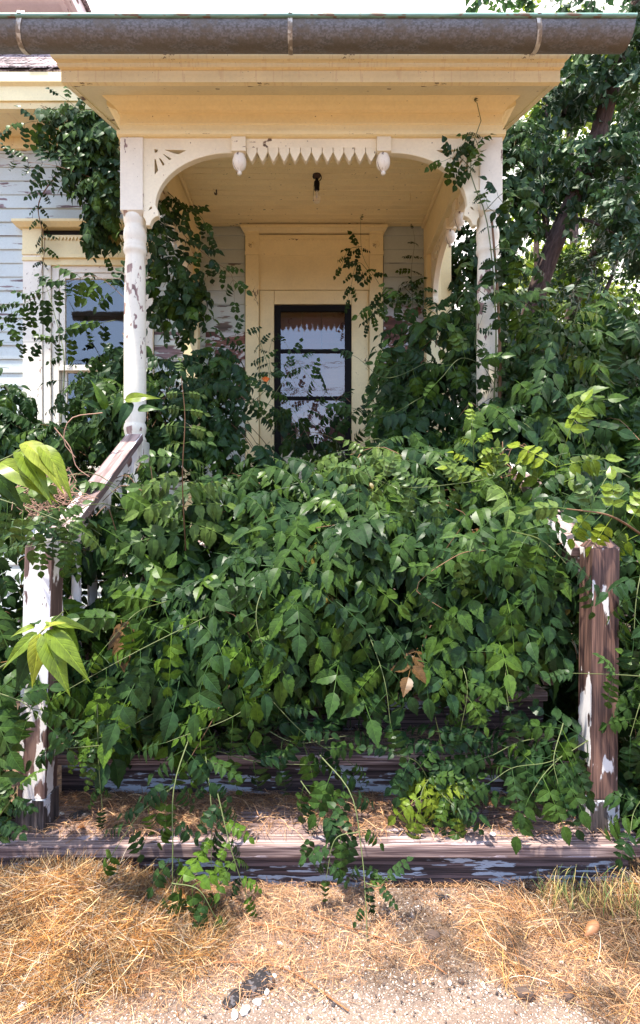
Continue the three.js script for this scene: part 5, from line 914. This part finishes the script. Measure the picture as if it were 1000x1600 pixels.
// ================================================================ STRAW, GRASS AND SMALL THINGS ON THE GROUND
function bladeGeo(seed, w, curve, n = 5) {
  const R = rngOf(seed), pos = [], idx = [], uv = [];
  for (let i = 0; i <= n; i++) { const t = i / n, x = curve * Math.sin(t * 2.2 + seed) * 0.3, z = curve * 0.22 * Math.sin(t * 3.1 + seed * 2), h = w * (1 - 0.75 * t ** 2) * 0.5; pos.push(x - h, t - 0.5, z, x + h, t - 0.5, z + h * 0.7); uv.push(0, t, 1, t); if (i) { const k = i * 2; idx.push(k - 2, k - 1, k, k - 1, k + 1, k); } }
  return geoFrom(pos, uv, idx);
}
const strawMat = std({ color: 0xffffff, side: THREE.DoubleSide, roughness: 0.65 });
function straw(name, label, n, place, cols, len, w, tilt) {
  const im = setUp(new THREE.InstancedMesh(bladeGeo(n % 7 + 1, w, 0.45), strawMat, n)); im.name = numbered(name); im.userData = { label, kind: 'stuff' };
  const c = new THREE.Color(), q = new THREE.Vector3();
  for (let i = 0; i < n; i++) {
    const [x, y, z, k = 1] = place(i), a = rr(0, 6.283), p = rr(-tilt, tilt), d = q.set(Math.cos(a) * Math.cos(p), Math.sin(p), Math.sin(a) * Math.cos(p)).clone();
    const L = rr(len[0], len[1]); im.setMatrixAt(i, F4(new THREE.Vector3(x, y + Math.abs(Math.sin(p)) * L * 0.4 + 0.002, z), d, UP.clone().add(rv(0.9))).scale(new THREE.Vector3(L * rr(0.4, 1.7), L, L)));
    const cc = pick(cols), s = rr(0.7, 1.25) * k; im.setColorAt(i, c.setRGB(cc[0] * s, cc[1] * s, cc[2] * s));
  }
  scene.add(im); return im;
}
const GOLD = [[0.42, 0.18, 0.04], [0.50, 0.26, 0.08], [0.33, 0.13, 0.025], [0.62, 0.42, 0.20], [0.20, 0.085, 0.022], [0.12, 0.05, 0.02], [0.42, 0.34, 0.25]];
const PALE = [[0.47, 0.25, 0.115], [0.58, 0.36, 0.19], [0.34, 0.155, 0.06], [0.24, 0.12, 0.06], [0.13, 0.07, 0.045]];
straw('straw_litter', 'loose dry straw scattered over the ground in front of the steps', 46000, () => {
  for (;;) { const x = rr(-1.5, 1.6), z = -rr(1.45, 2.16), d = -z, edge = 1.74 + 0.12 * n2(x, z, 2.2, 421) + 0.03 * Math.sin(x * 4) - (x < -0.4 ? 0.28 * step(-0.3, -1.0, x) : 0) - (x > 0.55 ? 0.16 * step(0.5, 1.0, x) : 0); const pr = step(edge - 0.14, edge + 0.06, d); if (rnd() < pr * (0.6 + 0.4 * step(-0.12, 0.28, n2(x, z, 5, 423))) + 0.012) return [x, Math.max(groundH(x, z), 0.006) + rr(0, 0.010), z, x > 0.15 && n2(x, z, 9, 425) < -0.02 ? 0.35 : 1]; }
}, PALE, [0.025, 0.085], 0.013, 0.16);
straw('straw_heap', 'golden heap of dry cut grass against the left end of the bottom step', 34000, () => {
  for (;;) { const u = rr(-1, 1), w = rr(-1, 1); if (u * u + w * w > 1) continue; const x = -0.95 + u * 0.66, z = -1.88 + w * 0.30; if (z < -2.12 || n2(x, z, 8, 429) < -0.22) continue; return [x, groundH(x, z) + rr(0, 0.03), z, 0.45 + 0.75 * step(-0.2, 0.2, n2(x, z, 11, 428))]; }
}, GOLD, [0.05, 0.17], 0.0085, 0.4);
straw('dry_grass', 'tangled dry grass mixed with soil at the lower right', 9000, () => {
  for (;;) { const u = rr(-1, 1), w = rr(-1, 1); if (u * u + w * w > 1) continue; if (rnd() > 0.35 + 0.65 * step(-0.1, 0.7, u)) continue; const x = 1.0 + u * 0.5, z = -1.84 + w * 0.30; if (n2(x, z, 7, 427) < -0.12) continue; if (z < -2.12) continue; return [x, groundH(x, z) + rr(0, 0.02), z, n2(x, z, 9, 425) < 0.0 ? 0.35 : 1]; }
}, mx(GOLD, PALE), [0.05, 0.15], 0.011, 0.5);
straw('step_straw', 'dry needles and straw lying on the bottom tread', 9000, () => {
  for (;;) { const x = rr(-1.2, 1.15), z = -rr(2.14, 2.45), y = EYE - 1.305; if (rnd() < 0.15 + 0.95 * step(-0.15, 0.25, n2(x, z, 4, 431)) * step(2.13, 2.24, -z + 0.08 * n2(x, z, 6, 433))) return [x, y + rr(0, 0.012), z]; }
}, mx(PALE, [[0.30, 0.17, 0.09], [0.22, 0.12, 0.07]]), [0.03, 0.10], 0.022, 0.3);
straw('step_straw', 'brown needles lying on the shaded second tread', 2500, () => [rr(-1.05, 1.05), EYE - 1.112 + rr(0, 0.01), -rr(2.44, 2.66)], [[0.34, 0.2, 0.12], [0.24, 0.14, 0.08], [0.45, 0.3, 0.2]], [0.03, 0.10], 0.022, 0.3);
{ // green grass at the right end of the step
  const im = setUp(new THREE.InstancedMesh(bladeGeo(3, 0.022, 1), strawMat, 420)); im.name = 'grass_tuft'; im.userData = { label: 'green and yellow grass blades growing at the right end of the bottom step', kind: 'stuff' };
  const c = new THREE.Color();
  for (let i = 0; i < 420; i++) { const s = i % 3, x = [0.93, 1.13, 1.22][s] + rr(-0.10, 0.10), z = -[2.03, 1.98, 1.84][s] + rr(-0.07, 0.07), L = rr(0.05, 0.13), d = new THREE.Vector3(rr(-0.7, 0.7), 1, rr(-0.4, 0.6)); im.setMatrixAt(i, F4(new THREE.Vector3(x, groundH(x, z) + L * 0.4, z), d, new THREE.Vector3(rr(-1, 1), 0.2, 1)).scale(new THREE.Vector3(L, L, L))); const cc = pick([[0.08, 0.13, 0.025], [0.2, 0.2, 0.05], [0.42, 0.30, 0.1], [0.36, 0.24, 0.08], [0.06, 0.11, 0.025]]); im.setColorAt(i, c.setRGB(...cc)); }
  scene.add(im);
}
{ // grit and crumbs of litter on the concrete
  const im = setUp(new THREE.InstancedMesh(new THREE.IcosahedronGeometry(1, 0), strawMat, 1700)); im.name = 'grit'; im.userData = { label: 'small grit, crumbs of soil and bits of litter scattered on the concrete', kind: 'stuff' };
  const c = new THREE.Color(), m = new THREE.Matrix4(), q = new THREE.Quaternion();
  for (let i = 0; i < 1700; i++) { const x = i < 900 ? rr(-1.1, 1.2) : rr(0.15, 1.2), z = i < 900 ? -rr(1.4, 2.05) : -rr(1.65, 2.1), s = rr(0.0015, 0.005) * (rnd() < 0.06 ? 2 : 1); q.setFromEuler(new THREE.Euler(rr(0, 6), rr(0, 6), rr(0, 6))); m.compose(new THREE.Vector3(x, Math.max(groundH(x, z), 0.006) + s * 0.5, z), q, new THREE.Vector3(s * rr(0.7, 1.6), s * 0.7, s)); im.setMatrixAt(i, m); im.setColorAt(i, c.setRGB(...pick([[0.10, 0.07, 0.06], [0.04, 0.03, 0.03], [0.62, 0.56, 0.52], [0.35, 0.27, 0.22], [0.22, 0.11, 0.06]]))); }
  scene.add(im);
}
// runners, stones, char, nut
const G0 = (x, y, lift = 0.006) => { const d = EYE / ((y - CY) / FOC); const v = P(x, y, d); v.y = Math.max(groundH(v.x, v.z), 0.004) + lift; return v; };
[['long red-brown runner lying across the straw at lower left', [[-10, 1572], [110, 1560], [230, 1530], [330, 1512], [440, 1520], [545, 1588]], 0.004], ['red-brown runner on the straw left of centre', [[390, 1450], [430, 1456], [498, 1467]], 0.0045], ['thin red-brown runner right of centre on the straw', [[490, 1436], [560, 1462], [640, 1490], [698, 1530]], 0.003]].forEach(([label, pts, r]) => single('dead_runner', tube(pts.map(([x, y]) => G0(x, y, 0.012)), r, r * 0.6, 24, 6), M.runner, label, 'runner'));
const rock = (seed, s) => { const g = new THREE.IcosahedronGeometry(1, 2), p = g.attributes.position, v = new THREE.Vector3(); for (let i = 0; i < p.count; i++) { v.fromBufferAttribute(p, i); const k = 0.75 + 0.5 * vnoise(v.x * 1.7 + 9, v.y * 1.7 + v.z * 2.1 + 9, 64, 64, seed); p.setXYZ(i, v.x * k * s[0], v.y * k * s[1], v.z * k * s[2]); } const h = mergeVertices(g.deleteAttribute('normal').deleteAttribute('uv')); h.computeVertexNormals(); return boxUV(h, 0); };
const put = (name, geo, mat, x, y, lift, label, cat, turn = 0) => { const m = single(name, geo, mat, label, cat); m.position.copy(G0(x, y, lift)); m.rotation.y = turn; return m; };
put('char_lump', rock(801, [0.055, 0.018, 0.04]), M.char, 404, 1540, 0.004, 'large black charred lump on the concrete at the bottom', 'charcoal', 0.6);
put('char_lump', rock(805, [0.04, 0.012, 0.02]), M.char, 365, 1565, 0.003, 'smaller black charred lump left of the large one', 'charcoal', 1.0);
[[448, 1518, 0.014, 'topmost white chip right of the charred lump'], [428, 1530, 0.011, 'white chip on the right shoulder of the charred lump'], [416, 1553, 0.012, 'white chip just below the large charred lump'], [402, 1570, 0.013, 'white chip midway down the row under the charred lump'], [382, 1584, 0.016, 'larger white chip low in the row at the bottom edge'], [366, 1590, 0.013, 'white chip at the bottom edge left of the larger chip'], [421, 1541, 0.008, 'tiny white chip between the two right-hand chips'], [35, 1578, 0.02, 'pale round stone on the concrete at lower left'], [556, 1560, 0.008, 'small pale stone near the red vine tip']].forEach(([x, y, r, l], i) => put('white_chip', rock(820 + i, [r, r * 0.6, r * 0.8]), M.pebble, x, y, r * 0.3, l, 'stone', i));
[[646, 1503, 0.012, 0.016, 'black pebble on the concrete right of the red vine tip'], [504, 1415, 0.014, 0.012, 'black pebble under the step in the middle'], [694, 1408, 0.022, 0.014, 'grey speckled stone under the step right of centre'], [196, 1532, 0.012, 0.01, 'black pebble on the straw at lower left'], [425, 1502, 0.008, 0.007, 'tiny black pebble above the charred lump'], [675, 1470, 0.028, 0.02, 'dark clod of earth right of centre'], [5, 1540, 0.015, 0.012, 'dark pebble at the left edge of the straw'], [820, 1560, 0.03, 0.014, 'dark clod in the dry grass at lower right'], [890, 1560, 0.03, 0.016, 'dark clod at the lower right below the nut']].forEach(([x, y, a, b, l], i) => put('dark_stone', rock(840 + i, [a, a * 0.6, b]), i === 2 ? M.char : M.debris, x, y, a * 0.3, l, 'stone', i * 1.3));
{ const g = lathe([[0, -0.034], [0.008, -0.030], [0.016, -0.018], [0.019, 0], [0.016, 0.016], [0.009, 0.028], [0.003, 0.036], [0, 0.038]], 18); g.rotateZ(1.9); const m = put('nut', g, M.nut, 925, 1468, 0.02, 'brown pointed nut lying on the dry grass at right', 'nut', 0.5); m.position.y += 0.012; }
{ // black scrap and chips by the left base block
  const y = EYE - 1.305; const m = single('bark_scrap', rock(861, [0.045, 0.014, 0.028]), M.char, 'black curled scrap on the tread beside the left post base', 'scrap'); const v = P(125, 1275, 2.28); m.position.set(v.x, y + 0.01, -2.28);
  [[95, 1262, 2.3, 'dull white paint flake by the left post base'], [105, 1290, 2.22, 'dark chip in front of the black scrap'], [770, 1308, 2.16, 'small bluish chip on the right of the bottom tread']].forEach(([a, b, d, l], i) => { const k = single('paint_chip', rock(870 + i, [0.014, 0.005, 0.010]), i === 1 ? M.debris : M.pebble, l, 'chip'); const q = P(a, b, d); k.position.set(q.x, y + 0.006, -d); });
  const g = new Plant('fallen_leaf', 'orange dry leaf on the tread beside the black scrap', 'leaf', null, { part: 'blade' }); const q = P(122, 1293, 2.2); q.y = y + 0.012; g.leaf(q, new THREE.Vector3(1, 0.1, 0.2), UP.clone(), 0.035, G.ovate, [leafMat(0.30, 0.11, 0.035)]); g.done();
}
renderer.render(scene, camera);
